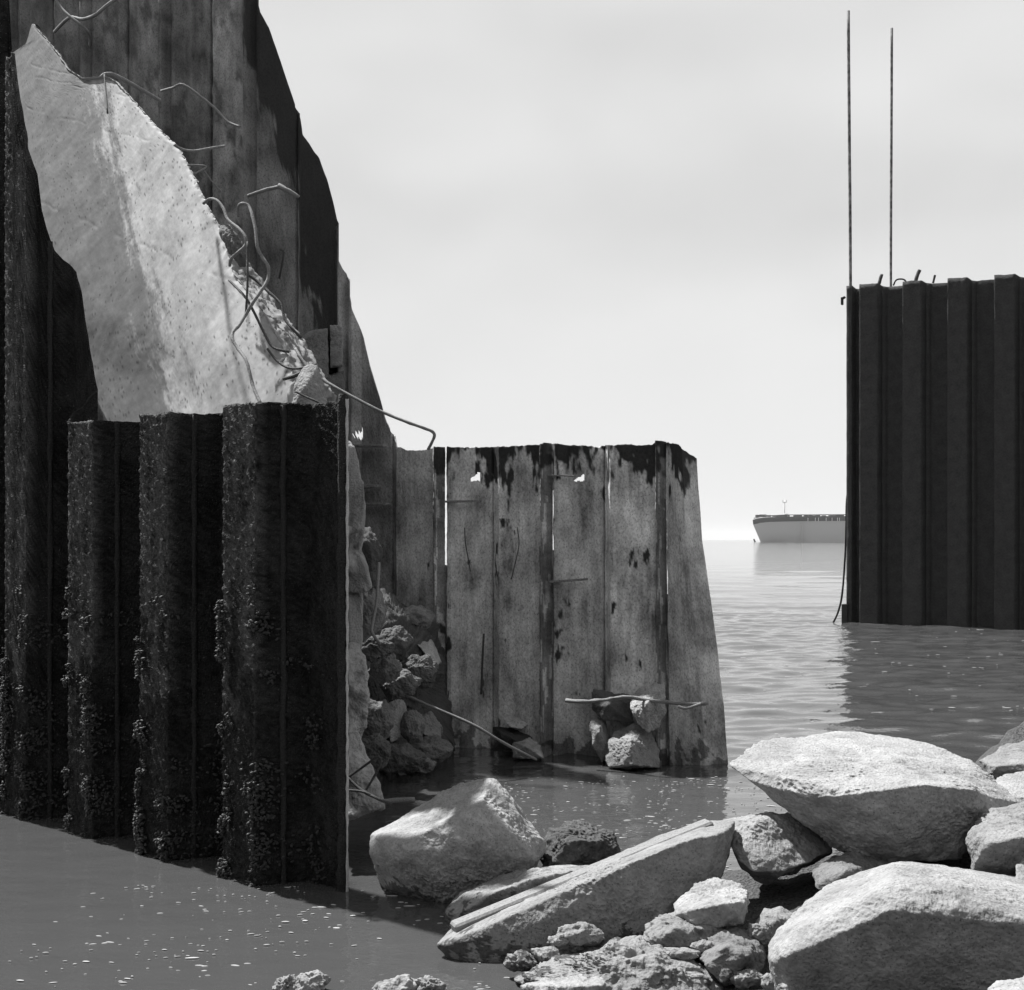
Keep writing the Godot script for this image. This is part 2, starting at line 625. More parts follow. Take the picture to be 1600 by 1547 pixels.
func shore() -> void:
	var v := PackedVector3Array()
	var idx := PackedInt32Array()
	var xs := lattice(-40.0, 40.0, -3.0, 7.0, 0.085, 1.3)
	var zs := lattice(-30.0, 12.0, 0.0, 12.0, 0.085, 1.3)
	var w := xs.size()
	for d in zs:
		for x in xs: v.append(Vector3(x, ground(x, d) + noise.get_noise_2d(x * 3.0, d * 3.0) * (0.05 + 0.16 * smoothstep(3.4, 4.6, x)), -d))
	for i in zs.size() - 1:
		for j in w - 1:
			var a := i * w + j
			quad(idx, a, a + w, a + w + 1, a + 1)
	tag(put("shore_ground", surface(v, idx), M.shore_gravel), "dark wet gravel under the rocks of the shore, with an unseen bank added behind", "ground", "", "structure")

# the near wall, weed grown, seen from outside
func front_wall() -> void:
	var w := Wall.new(Vector3(-0.945, 0, -7.3), Vector3(-0.75, 0, -0.66), Vector3(-0.66, 0, 0.75))
	var prof := [[-0.01, 0.0]]
	for k in 5:
		var b := 0.883 * k
		prof.append_array([[b + 0.317, 0.0], [b + 0.466, 0.28], [b + 0.785, 0.28], [b + 0.90, 0.0]])
	prof.append([6.0, 0.0])
	var tear := []
	for p in [[165, 668], [150, 610], [140, 560], [125, 460], [108, 395], [90, 345], [66, 300], [50, 270], [40, 210], [28, 150], [20, 84]]:
		var off := 0.1
		var q := Vector2.ZERO
		for k in (12 if p[0] < 100 else 1):
			if p[0] >= 100: off = 0.0
			elif p[0] <= 40: off = 0.28
			q = w.hit(p[0], p[1], off)
			off = lerpf(off, pwl(prof, q.x), 0.5)
		if tear.size() == 0 or q.x > tear[-1][0] + 0.002: tear.append([q.x, q.y])
	tear.append([3.44, tear[-1][1]])
	tear.append([3.47, 4.6])
	tear.append([3.84, 4.6])
	tear.append([3.86, 6.3])
	var top := func(s: float) -> float:
		var h := 2.795 + 0.014 * noise.get_noise_1d(s * 9.0) + 0.008 * noise.get_noise_1d(s * 40.0)
		if s > tear[0][0]: h = maxf(h, pwl(tear, s) + 0.03 * noise.get_noise_1d(s * 14.0))
		return h
	var bump := func(s: float, h: float) -> float:
		var out_flat := smoothstep(0.05, 0.27, pwl(prof, s))
		var low := smoothstep(2.1, 0.4, h + 0.5 * noise.get_noise_2d(s * 2.0, h))
		return (0.010 + 0.006 * out_flat) * noise.get_noise_2d(s * 22.0, h * 22.0) + 0.012 * low * (cells.get_noise_2d(s * 22.0, h * 22.0) + 0.6) * 1.3
	var grey := func(s: float, h: float) -> float:
		var g := 0.017 * (1.0 + 0.9 * noise.get_noise_2d(s * 6.0, h * 2.0) + 0.8 * plain.get_noise_2d(s * 60.0, h * 60.0))
		# pale barnacle crust on the outermost flats, giving way to weed below
		var crust := smoothstep(0.22, 0.27, pwl(prof, s)) * smoothstep(-0.06, 0.06, h - 1.25 + 0.9 * noise.get_noise_2d(s * 4.0, h * 2.2))
		return maxf(g * (1.0 + 2.2 * crust), 0.004)
	var root := thing("near_sheet_pile_wall", "black weed grown corrugated steel wall in the left foreground, torn open at its upper left", "wall", w.point(2.0, 0.0))
	root.set_meta("kind", "thing")
	var opts := {"profile": prof, "top": top, "bump": bump, "grey": grey, "step": 0.014, "rows": 200, "thick": 0.016}
	var edges := [0.0, 0.39, 0.84, 1.273, 1.723, 2.156, 2.606, 3.039, 3.489, 3.922, 4.4]
	for k in edges.size() - 1:
		if edges[k] > 2.5: opts.rows = 300
		var pile := plate("sheet_pile", root, M.crusted_steel, w, edges[k], edges[k + 1], opts)
		pile.position = -root.position
		# the interlock is a bead that runs up the joint between two piles
		if k > 0:
			var s: float = edges[k]
			var pts := []
			var H: float = top.call(s)
			for q in 40: pts.append(w.point(s + 0.004 * noise.get_noise_1d(q * 0.4 + k * 7.0), lerpf(-0.3, H - 0.01, q / 39.0), pwl(prof, s) + 0.004))
			put("interlock", tube(pts, 0.017, 0.5), M.crusted_plain, pile)
	# the free edge on the right: a rolled lip and the bright bared steel beside it
	var lip := []
	for q in 60: lip.append(w.point(0.022 + 0.002 * noise.get_noise_1d(q * 0.5), lerpf(-0.4, 2.83, q / 59.0), 0.012))
	var l := put("edge_lip", tube(lip, 0.026, 0.35), M.crusted_plain, root)
	l.position = -root.position
	var bare := []
	for q in 90: bare.append(w.point(-0.012 + 0.003 * noise.get_noise_1d(q * 0.7 + 50.0), lerpf(-0.4, 2.80, q / 89.0), 0.004))
	var b2 := put("bare_edge", tube(bare, 0.0065, 0.7), M.pale_edge, root)
	b2.position = -root.position
	# mussels cling in clumps to the corners of the ridges, thicker towards the water
	var rng := RandomNumberGenerator.new()
	rng.seed = 9
	var mm := MultiMesh.new()
	mm.transform_format = MultiMesh.TRANSFORM_3D
	var s := SphereMesh.new()
	s.radius = 0.5; s.height = 1.0; s.radial_segments = 8; s.rings = 5
	mm.mesh = s
	var list := []
	var tries := 0
	while list.size() < 7500 and tries < 200000:
		tries += 1
		var k := rng.randi_range(0, 4)
		var u := rng.randf()
		var corner := 0.785 if u < 0.55 else 0.466
		var spread := rng.randfn(0.0, 0.045) if u < 0.85 else rng.randf_range(-0.3, 0.1)
		var sx := 0.883 * k + corner + spread
		if sx < 0.03 or sx > 4.35: continue
		var h := rng.randf_range(0.0, 1.75)
		var clump := noise.get_noise_3d(sx * 3.0, h * 3.5, 4.0)
		if clump < -0.1 + 0.30 * h + rng.randf_range(-0.1, 0.1): continue
		var size := rng.randf_range(0.006, 0.021)
		var ba := Basis.from_euler(Vector3(rng.randf() * TAU, rng.randf() * TAU, rng.randf() * TAU)).scaled_local(Vector3(size, size * 1.7, size * 0.8))
		list.append(Transform3D(ba, w.point(sx, h, pwl(prof, sx) + 0.012 + 0.022 * rng.randf() + 0.03 * maxf(clump, 0.0)) - root.position))
	mm.instance_count = list.size()
	for i in list.size(): mm.set_instance_transform(i, list[i])
	var shells := MultiMeshInstance3D.new()
	shells.name = "mussels"
	shells.multimesh = mm
	shells.material_override = M.mussel_shell
	root.add_child(shells)
	shells.set_meta("kind", "stuff")

# the wall at the back of the cell, seen from its inside
func back_wall() -> void:
	var w := Wall.new(Vector3(1.85, 0, -11.2), Vector3(-2.5, 0, -1.2), Vector3(-1.2, 0, 2.5))
	var J := 0.565
	# the joints stand proud as ribs; between them the plates fold back a little
	var prof := [[-0.3, -0.30], [0.0, -0.22], [0.15, 0.0]]
	for k in range(1, 19):
		var s := 0.03 + J * k
		var deep: float = -0.09 if k % 4 == 2 else -0.06
		if k % 2 == 1:
			prof.append_array([[s - 0.10, 0.0], [s - 0.09, -0.035], [s - 0.06, -0.035], [s - 0.05, 0.085], [s + 0.004, 0.085], [s + 0.022, 0.0]])
		else:
			prof.append_array([[s - 0.10, 0.0], [s - 0.03, deep], [s - 0.012, deep - 0.01], [s, deep - 0.04], [s + 0.012, deep], [s + 0.36, deep], [s + 0.42, 0.0]])
	var outline := []
	for p in [[1080, 720], [1072, 710], [1060, 694], [1032, 690], [1026, 690], [1018, 695], [940, 695], [930, 697], [860, 693], [846, 695], [780, 698], [700, 698], [686, 698], [660, 703], [640, 703], [615, 697], [607, 680], [595, 657], [583, 612], [570, 572], [556, 510], [546, 466], [543, 440], [538, 425], [532, 370], [520, 318], [510, 280], [497, 246], [470, 207], [437, 108], [403, 8], [392, -20], [380, -42], [100, -60]]:
		var q := w.hit(p[0], p[1])
		outline.append([q.x, q.y])
	var top := func(s: float) -> float: return pwl(outline, s + 0.32 * maxf(0.0, 1.0 - s / 0.55)) + 0.012 * noise.get_noise_1d(s * 11.0)
	var edge := [[0.0, 0.02], [0.5, 0.06], [1.1, 0.13], [1.6, 0.2], [2.0, 0.26], [2.83, 0.32], [3.0, 0.34]]
	var shear := func(s: float, h: float) -> float: return pwl(edge, h) * clampf(1.0 - s / 0.55, 0.0, 1.0) if s < 0.55 else 0.0
	var holes := [[738, 745, 9, 7], [900, 747, 9, 5], [557, 679, 6, 9]]
	var hole_at := []
	for p in holes:
		var q := w.hit(p[0], p[1])
		hole_at.append([q.x, q.y, p[2] * 0.0062, p[3] * 0.0062])
	# joints that have come apart let the daylight through
	var slits := [[2.765, 2.79, 1.75, 9.0], [0.505, 0.522, 1.5, 9.0], [1.635, 1.652, 1.9, 2.45]]
	for q in slits: prof.append_array([[q[0] + 0.004, 99.0], [q[1] - 0.004, 99.0]])
	for q in prof:
		if q[1] > 90.0: q[1] = -0.035
	prof.sort_custom(func(p, q): return p[0] < q[0])
	var hole := func(s: float, h: float) -> bool:
		for q in hole_at:
			var a: float = (s - q[0]) / q[2]
			var b: float = (h - q[1]) / q[3]
			if b > -1.0 and b < 1.0 and absf(a) < 1.0 and a * -1.0 > b * 1.1 - 0.4: return true
		for q in slits:
			if s > q[0] - 0.001 and s < q[1] - 0.003 and h > q[2] and h < q[3]: return true
		return false
	var bump := func(s: float, h: float) -> float:
		return 0.010 * noise.get_noise_2d(s * 3.0, h * 2.2) + 0.003 * noise.get_noise_2d(s * 24.0, h * 18.0)
	var grey := func(s: float, h: float) -> float:
		var down: float = top.call(s) - h
		var k := int(floor((s - 0.03) / J))
		var tone: float = [0.36, 0.54, 0.42, 0.46, 0.46, 0.36, 0.26, 0.17, 0.17, 0.21, 0.14, 0.18, 0.15, 0.13, 0.12, 0.12, 0.12, 0.12][clampi(k, 0, 17)]
		var g := tone * (1.0 + 0.7 * noise.get_noise_2d(s * 2.0, h * 1.3) + 0.28 * noise.get_noise_2d(s * 6.0, h * 3.5) + 0.32 * noise.get_noise_2d(s * 15.0, h * 1.3) + 0.25 * noise.get_noise_2d(s * 30.0, h * 14.0))
		var to_rib := absf(fposmod(s - 0.03 - J + 0.035 + J, 2.0 * J) - J)      # the ribs at every other joint are toned darker, with gaps
		if s < 3.2 and to_rib < 0.055 and noise.get_noise_2d(s * 30.0, h * 1.4) > -0.22: g *= 0.4
		# the old black coating hangs on in ragged sheets below the top
		var rag := noise.get_noise_2d(s * 3.1 + 4.0, h * 1.3) * 0.8 + noise.get_noise_2d(s * 14.0, h * 4.0) * 0.45
		var tar := -1.0
		if s < 2.85: tar = 0.24 + rag * 0.6 - down
		elif s < 3.95: tar = -0.05 + rag * 0.1 - down
		elif s < 5.2: tar = 1.05 + rag * 0.6 - down + (0.45 if s < 4.5 else -0.2)
		else: tar = rag * 0.9 - 0.13
		if h < 2.2: tar = maxf(tar, rag - 0.52 + 0.1 * sin(s * 9.0))
		if tar > -0.03: g = lerpf(g, 0.026 + 0.012 * absf(rag) + (0.05 if s > 5.2 else 0.0), smoothstep(-0.03, 0.10 if s < 5.2 else 0.25, tar))
		# stain band where the tide stands
		if s < 2.9 and noise.get_noise_2d(s * 5.0, h * 3.0) * 0.35 > h - 0.08: g *= 0.35
		return maxf(g, 0.012)
	var root := thing("inner_sheet_pile_wall", "tall grey steel wall behind, tar stained, stepping down to a low end in the water", "wall", w.point(3.0, 0.0))
	root.set_meta("kind", "thing")
	var opts := {"profile": prof, "top": top, "bump": bump, "grey": grey, "hole": hole, "shear": shear, "step": 0.018, "rows": 150, "thick": 0.016}
	for k in 18:
		var s0 := 0.03 + J * k if k > 0 else 0.0
		opts.rows = 300 if k < 6 else (420 if k == 6 else 210)
		opts.step = 0.012 if k < 6 else (0.018 if k < 8 else 0.03)
		var pile := plate("sheet_pile", root, M.weathered_steel, w, s0, 0.03 + J * (k + 1), opts)
		pile.position = -root.position
	# ledges and laps of plate that stand out of the wall
	var ledge := func(x0, y0, x1, y1, half_h, out, called):
		var a := w.hit(x0, y0)
		var b := w.hit(x1, y1)
		var ax: Vector3 = (w.point(b.x, b.y) - w.point(a.x, a.y))
		var half := ax.length() * 0.5
		ax = ax.normalized()
		var ay := w.n.cross(ax).normalized()
		var o := put(called, box(w.point((a.x + b.x) * 0.5, (a.y + b.y) * 0.5, 0.02), Vector3(half, half_h, out), ax, ay, w.n, 0.3), M.steel_plain, root)
		o.position = -root.position
	ledge.call(550, 697, 604, 697, 0.012, 0.05, "ledge")
	ledge.call(550, 762, 592, 760, 0.016, 0.06, "ledge")
	ledge.call(550, 788, 608, 788, 0.012, 0.05, "ledge")
	ledge.call(697, 784, 752, 783, 0.010, 0.03, "plate_lap")
	ledge.call(862, 909, 918, 905, 0.011, 0.035, "plate_lap")
	ledge.call(860, 743, 900, 744, 0.006, 0.03, "plate_lap")
	ledge.call(393, 560, 465, 545, 0.008, 0.03, "plate_lap")

# the second wall, black against the light, out on the right
func far_wall() -> void:
	var w := Wall.new(Vector3(8.14, 0, -31.0), Vector3(3.3, 0, 2.5), Vector3(-2.5, 0, 3.3))
	var prof := [[-0.01, 0.1], [0.13, 0.1], [0.16, -0.12]]
	for k in 8:
		var b := 0.36 + 1.05 * k
		prof.append_array([[b - 0.05, -0.12], [b, 0.2], [b + 0.44, 0.2], [b + 0.58, -0.12]])
	var top := func(s: float) -> float:
		var ridge := 0.045 if pwl(prof, s) > 0.05 else 0.0
		return 8.08 - 0.055 * s + ridge + 0.02 * noise.get_noise_1d(s * 3.0)
	var bump := func(s: float, h: float) -> float: return 0.012 * noise.get_noise_2d(s * 4.0, h * 2.0)
	var grey := func(_s: float, _h: float) -> float: return 1.0
	var root := thing("distant_sheet_pile_wall", "tall black corrugated steel wall standing in the water on the right", "wall", w.point(3.5, 0.0))
	root.set_meta("kind", "thing")
	var opts := {"profile": prof, "top": top, "bump": bump, "grey": grey, "step": 0.06, "rows": 90, "thick": 0.03, "low": -0.8}
	var edges := [0.0, 0.335, 0.87, 1.385, 1.92, 2.435, 2.97, 3.485, 4.02, 4.535, 5.07, 5.585, 6.12, 6.635, 7.17, 7.7]
	for k in edges.size() - 1:
		var pile := plate("sheet_pile", root, M.dark_steel, w, edges[k], edges[k + 1], opts)
		pile.position = -root.position
	# a block at the foot of its free edge, and the return of the wall behind it
	put("foot_block", box(w.point(-0.03, 0.12, 0.05), Vector3(0.07, 0.32, 0.12), w.t, Vector3.UP, w.n), M.dark_steel, root).position = -root.position
	put("bracket", box(w.point(-0.10, 7.85, 0.05), Vector3(0.05, 0.02, 0.04), (w.t + Vector3.UP * 0.5).normalized(), (Vector3.UP - w.t * 0.5).normalized(), w.n), M.dark_steel, root).position = -root.position
	put("bracket", box(w.point(-0.13, 7.78, 0.05), Vector3(0.02, 0.09, 0.04), w.t, Vector3.UP, w.n), M.dark_steel, root).position = -root.position
	var back := Wall.new(w.o, -w.n, w.t * -1.0)
	plate("return_pile", root, M.dark_steel, back, 0.05, 4.0, {"profile": [[0.0, 0.0], [0.5, 0.0], [0.7, 0.25], [1.1, 0.25], [1.3, 0.0], [1.7, 0.0], [1.9, 0.25], [2.3, 0.25], [2.5, 0.0], [4.0, 0.0]], "top": func(_s): return 8.0, "bump": bump, "grey": grey, "step": 0.06, "rows": 60, "thick": 0.03, "low": -0.8}).position = -root.position

# the concrete that filled the cell: the face keeps the print of the lost piles, its right side is a fracture
func concrete_face() -> void:
	var w := Wall.new(Vector3(-0.945, 0, -7.3), Vector3(-0.75, 0, -0.66), Vector3(-0.66, 0, 0.75))
	var lean := deg_to_rad(22.0)
	var nrm := (w.n * cos(lean) + Vector3.UP * sin(lean)).normalized()
	var U := w.t
	var V := (Vector3.UP * cos(lean) - w.n * sin(lean)).normalized()
	var O := w.point(0.0, 2.5, -0.10)
	var eye := Vector3(0, EYE, 0)
	var hit := func(p) -> Vector2:
		var d := Vector3((p[0] - 800.0) / LENS, (843.0 - p[1]) / LENS, -1.0)
		var k: float = nrm.dot(O - eye) / nrm.dot(d)
		var q: Vector3 = eye + d * k - O
		return Vector2(q.dot(U), q.dot(V))
	var sides := []
	for list in [[[168, 690], [163, 665], [135, 610], [118, 560], [100, 460], [78, 395], [60, 345], [40, 300], [22, 270], [10, 210], [4, 150], [8, 100], [18, 84], [40, 68], [50, 37]],
			[[466, 690], [465, 650], [462, 610], [455, 575], [440, 540], [405, 480], [362, 425], [352, 385], [340, 350], [322, 318], [300, 270], [278, 228], [250, 203], [225, 175], [200, 146], [178, 124], [165, 117], [150, 126], [128, 120], [105, 106], [85, 76], [51, 36]]]:
		var out := []
		for p in list:
			var q: Vector2 = hit.call(p)
			if out.size() == 0 or q.y > out[-1][0] + 0.004: out.append([q.y, q.x])
		sides.append(out)
	var v0: float = maxf(sides[0][0][0], sides[1][0][0])
	var v1: float = minf(sides[0][-1][0], sides[1][-1][0])
	var rows := 260
	var nf := 150
	var nsd := 34
	var ring := nf + nsd + 6
	var v := PackedVector3Array()
	var col := PackedColorArray()
	var idx := PackedInt32Array()
	var uv := PackedVector2Array()
	var fold_a: Vector2 = hit.call([268, 620])
	var fold_b: Vector2 = hit.call([160, 180])
	var flute := [[-0.9, 0.0], [-0.02, -0.05], [0.10, -0.05], [0.6, 0.0], [1.2, 0.0], [2.2, -0.03]]
	var lines := [0.7, 1.62, 2.0, 2.12]      # pour joints
	for j in rows + 1:
		var y := lerpf(v0, v1, float(j) / rows)
		var ul := pwl(sides[0], y) + 0.006 * noise.get_noise_1d(y * 18.0)
		var ur := pwl(sides[1], y) + 0.020 * noise.get_noise_1d(y * 13.0 + 7.0)
		if ur > ul - 0.02: ur = ul - 0.02
		var low := smoothstep(2.4, 1.5, y)
		var deep := 0.42
		for i in ring:
			var p := Vector3.ZERO
			var g := 0.27
			if i < nf:
				var u := lerpf(ul, ur, float(i) / (nf - 1))
				# shallow flutes: the print of the pile's pans and webs, running a little askew
				var x := lerpf(fold_a.x, fold_b.x, (y - fold_a.y) / (fold_b.y - fold_a.y)) - u
				var cast: float = (pwl(flute, x - 0.09) + pwl(flute, x - 0.03) + pwl(flute, x + 0.03) + pwl(flute, x + 0.09)) * 0.25
				var b := cast + 0.016 * noise.get_noise_2d(u * 1.1, y * 0.9) + 0.0025 * noise.get_noise_2d(u * 9.0, y * 9.0) + 0.002 * noise.get_noise_2d(u * 40.0, y * 40.0)
				for ln in lines:
					var off: float = y - 0.38 * u - ln + 0.03 * noise.get_noise_2d(u * 2.2, ln * 5.0)
					var strength := smoothstep(-0.25, 0.3, noise.get_noise_2d(u * 1.8 + 5.0, ln * 9.0))
					b -= 0.007 * strength * maxf(0.0, 1.0 - absf(off) / 0.013)
				# the broken scoop at the foot on the left
				b -= 0.06 * smoothstep(0.8, 0.0, y - v0 - 0.45 * (u - ur) + 0.35 + 0.04 * noise.get_noise_2d(u * 3.0, y * 3.0))
				b -= 0.03 * smoothstep(0.06, 0.0, u - ur) * (0.5 + noise.get_noise_2d(y * 12.0, u * 12.0))
				p = O + U * u + V * y + nrm * b
				g = 0.28 * (1.0 + 0.22 * noise.get_noise_2d(x * 3.5, y * 1.2) + 0.12 * noise.get_noise_2d(x * 9.0, y * 2.5) + 0.08 * plain.get_noise_2d(u * 70.0, y * 70.0))
				# the left part is toned darker, with a streaky, broken edge
				var darker_left := -x + 0.05 + 0.35 * noise.get_noise_2d(x * 4.0, y * 0.8) + 0.13 * noise.get_noise_2d(x * 11.0, y * 4.0) + 0.12 * plain.get_noise_2d(u * 60.0, y * 60.0)
				g *= lerpf(1.12, 0.35, smoothstep(-0.12, 0.26, darker_left))
				var speck := cells.get_noise_2d(u * 22.0, y * 22.0)
				if speck < -0.93 + 0.08 * noise.get_noise_2d(u, y): g *= 0.25
			elif i < nf + nsd:
				var f := float(i - nf + 1) / nsd
				var q := Vector2(y * 5.0, f * 4.0)
				var out := 0.04 * sin(f * PI * 0.7) + 0.06 * noise.get_noise_2d(q.x, q.y) + 0.035 * noise.get_noise_2d(q.x * 4.0, q.y * 4.0) + 0.012 * noise.get_noise_2d(q.x * 14.0, q.y * 14.0)
				p = O + U * (ur - out * minf(1.0, f * 5.0) * (0.3 + 0.7 * low) + lerpf(0.40, 0.06, low) * f) + V * y - nrm * (f * deep)
				g = 0.22 * (1.0 + 0.4 * noise.get_noise_2d(q.x * 3.0, q.y * 3.0))
			else:
				var f := float(i - nf - nsd + 1) / 6.0
				p = O + U * lerpf(ur + lerpf(0.40, 0.06, low), ul, f) + V * y - nrm * deep * (1.0 - 0.6 * f * f)
			v.append(p)
			uv.append(Vector2((p - O).dot(U) + (p - O).dot(nrm), (p - O).dot(V)))
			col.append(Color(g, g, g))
	for j in rows:
		for i in ring:
			var a := j * ring + i
			var b := j * ring + (i + 1) % ring
			quad(idx, a, a + ring, b + ring, b)
	var top := v.size()
	v.append(O + U * pwl(sides[1], v1) + V * (v1 + 0.02) - nrm * 0.05)
	col.append(Color(0.25, 0.25, 0.25))
	uv.append(Vector2.ZERO)
	for i in ring:
		idx.append_array([rows * ring + i, top, rows * ring + (i + 1) % ring])
	var c := w.point(1.8, 2.4, -0.5)
	for i in v.size(): v[i] -= c
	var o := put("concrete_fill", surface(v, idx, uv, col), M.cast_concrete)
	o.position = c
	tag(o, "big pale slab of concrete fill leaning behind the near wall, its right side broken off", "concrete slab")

# what else is left inside the cell
func remains() -> void:
	var G := "remains of the fill inside the broken cell"
	rock("concrete_remnant", "larger of two square concrete blocks high on the tall inner wall behind the pointed stone", [[470, 530, 12.5], [484, 517, 12.6], [512, 514, 12.5], [514, 596, 12.4], [470, 602, 12.4], [470, 530, 13.2], [512, 514, 13.1], [514, 596, 13.0], [470, 602, 13.1]], {"res": 44, "grey": 0.17, "group": G, "cat": "concrete", "chips": 6, "coarse": 0.03})
	rock("concrete_remnant", "narrow concrete block right of the larger one, high on the tall inner wall", [[516, 510, 12.55], [534, 508, 12.5], [535, 572, 12.4], [516, 574, 12.45], [516, 510, 13.0], [534, 508, 12.95], [535, 572, 12.9], [516, 574, 12.95]], {"res": 36, "grey": 0.22, "group": G, "cat": "concrete", "chips": 5, "coarse": 0.03})
	rock("concrete_remnant", "dark broken concrete under the two square blocks on the tall inner wall", [[468, 606, 12.4], [500, 600, 12.35], [538, 578, 12.4], [541, 700, 12.25], [545, 1000, 12.2], [468, 1000, 12.3], [468, 606, 13.2], [538, 580, 12.9], [543, 1000, 12.9], [468, 1000, 13.2]], {"res": 60, "grey": 0.10, "group": G, "cat": "concrete", "chips": 8, "coarse": 0.04})
	rock("rubble_mound", "dark mound of wet rubble inside the cell below the recessed panel", [[555, 935, 11.3], [585, 950, 11.8], [625, 960, 12.0], [690, 965, 12.2], [700, 1060, 12.0], [702, 1185, 11.7], [655, 1200, 11.4], [590, 1225, 10.6], [530, 1250, 9.9], [525, 1000, 10.3], [600, 940, 12.9], [690, 1000, 12.7], [520, 960, 11.6]], {"res": 90, "coarse": 0.14, "rough": 0.03, "grey": 0.08, "group": G, "cat": "rubble"})
	rock("concrete_chunk", "narrow lit piece of concrete beside the free edge of the near wall, lower half", [[520, 1015, 8.6], [562, 1008, 8.7], [574, 1060, 8.5], [577, 1100, 8.4], [570, 1140, 8.4], [556, 1165, 8.3], [515, 1175, 8.2], [510, 1020, 9.2], [560, 1010, 9.2], [560, 1150, 8.9]], {"res": 60, "coarse": 0.12, "grey": 0.28, "group": G, "cat": "concrete"})
	rock("concrete_chunk", "sloping concrete piece low beside the wall edge, crossed by rusty bars", [[515, 1150, 8.2], [560, 1150, 8.3], [575, 1185, 8.1], [592, 1225, 7.9], [606, 1258, 7.75], [545, 1280, 7.7], [510, 1285, 7.7], [515, 1170, 8.9], [580, 1210, 8.6], [600, 1265, 8.3]], {"res": 60, "coarse": 0.10, "grey": 0.28, "group": G, "cat": "concrete"})
	rock("concrete_chunk", "rough dark concrete hanging in the gap beside the wall edge, above the vertical bar", [[520, 700, 9.3], [556, 704, 9.35], [572, 740, 9.3], [568, 800, 9.3], [572, 850, 9.2], [577, 875, 9.2], [570, 920, 9.1], [556, 960, 9.0], [566, 1000, 8.9], [560, 1030, 8.9], [510, 1040, 8.8], [515, 710, 9.9], [560, 830, 9.9], [560, 1000, 9.5]], {"res": 50, "grey": 0.24, "coarse": 0.2, "group": G, "cat": "concrete"})
	rock("lit_stone", "pale stone high on the dark mound, against the recessed panel", [[640, 990, 11.6], [665, 985, 11.7], [680, 1010, 11.65], [690, 1035, 11.6], [675, 1038, 11.4], [655, 1010, 11.4], [660, 1000, 11.9], [688, 1035, 11.9]], {"res": 22, "grey": 0.36, "group": G})
	rock("lit_stone", "grey stone in the middle of the dark mound, upright and blocky", [[607, 1100, 10.8], [630, 1090, 10.9], [638, 1120, 10.8], [634, 1150, 10.75], [610, 1160, 10.6], [605, 1130, 10.55], [620, 1110, 11.3], [630, 1150, 11.2]], {"res": 24, "grey": 0.3, "group": G})
	rock("lit_stone", "flat grey stone low on the right of the dark mound, under the slanting bar", [[652, 1115, 11.3], [675, 1112, 11.4], [692, 1140, 11.3], [688, 1152, 11.2], [665, 1150, 11.1], [650, 1135, 11.1], [670, 1120, 11.7], [690, 1150, 11.6]], {"res": 24, "grey": 0.2, "group": G})
	rock("pointed_stone", "pale pointed stone standing up behind the top edge of the near wall", [[455, 640, 7.75], [460, 600, 7.8], [470, 575, 7.85], [485, 567, 7.9], [496, 572, 7.9], [506, 600, 7.85], [513, 640, 7.8], [515, 700, 7.8], [450, 700, 7.75], [480, 600, 7.72], [485, 690, 7.66], [485, 600, 7.95], [480, 690, 7.98]], {"res": 44, "chips": 3, "rough": 0.004, "coarse": 0.02, "grey": 0.216, "group": G})
	rock("hanging_chunk", "spindle shaped concrete lump caught in the looped bars beside the pale slab", [[342, 350, 8.75], [357, 350, 8.75], [372, 368, 8.7], [384, 395, 8.7], [386, 420, 8.7], [376, 420, 8.7], [358, 395, 8.7], [345, 372, 8.7], [360, 375, 8.6], [375, 395, 8.6], [365, 380, 8.95]], {"res": 30, "grey": 0.132, "group": G, "coarse": 0.05})
	# broken pieces all over the mound
	var rng := RandomNumberGenerator.new()
	rng.seed = 17
	var where := ["tucked under the upright bar", "left of the pale high stone", "under the pale high stone", "at its top by the recessed panel", "beside the blocky stone, on its left", "above the blocky stone", "between blocky and flat stones", "at the mound's foot by the water", "at the mound's right foot", "low beside the wall edge", "highest beside the wall edge", "halfway up beside the wall edge", "right of the upright bar's foot", "at the water behind the big boulder"]
	var spots := [[588, 1015, 57, 45, 10.3], [618, 1005, 64, 57, 10.9], [655, 1050, 68, 57, 11.1], [640, 965, 95, 38, 11.7], [590, 1125, 57, 68, 10.2], [622, 1070, 68, 49, 10.6], [645, 1135, 41, 57, 10.7], [620, 1185, 87, 49, 10.5], [672, 1172, 83, 45, 11.1], [580, 1175, 64, 57, 9.7], [565, 880, 64, 133, 10.0], [575, 955, 57, 95, 10.0], [602, 1045, 57, 45, 10.3], [650, 1195, 76, 34, 10.9]]
	for k in spots.size():
		var q: Array = spots[k]
		lump("rubble_stone", "rough broken stone on the dark mound, " + where[k], q[0], q[1], q[2], q[3], q[4], 300 + k, {"res": 40, "grey": rng.randf_range(0.07, 0.2), "group": G, "coarse": 0.10, "rough": 0.008, "chips": 24})
	var F := "stones at the foot of the low inner wall"
	rock("wall_foot_stone", "tall angular grey stone leaning at the low wall, behind the level bar", [[985, 1090, 11.28], [1000, 1072, 11.33], [1025, 1065, 11.33], [1038, 1072, 11.28], [1040, 1110, 11.18], [1030, 1135, 11.13], [1012, 1146, 11.08], [995, 1130, 11.08], [985, 1110, 11.13], [1010, 1100, 10.98], [1010, 1080, 11.58], [1030, 1130, 11.48]], {"res": 40, "grey": 0.30, "tide": false, "chips": 8, "group": F})
	rock("wall_foot_stone", "slender stone on the left at the low wall's foot", [[918, 1130, 11.47], [932, 1118, 11.52], [945, 1122, 11.52], [952, 1150, 11.42], [957, 1180, 11.32], [940, 1192, 11.32], [926, 1165, 11.32], [935, 1140, 11.27], [940, 1130, 11.72], [950, 1180, 11.62]], {"res": 30, "grey": 0.20, "tide": false, "chips": 8, "group": F})
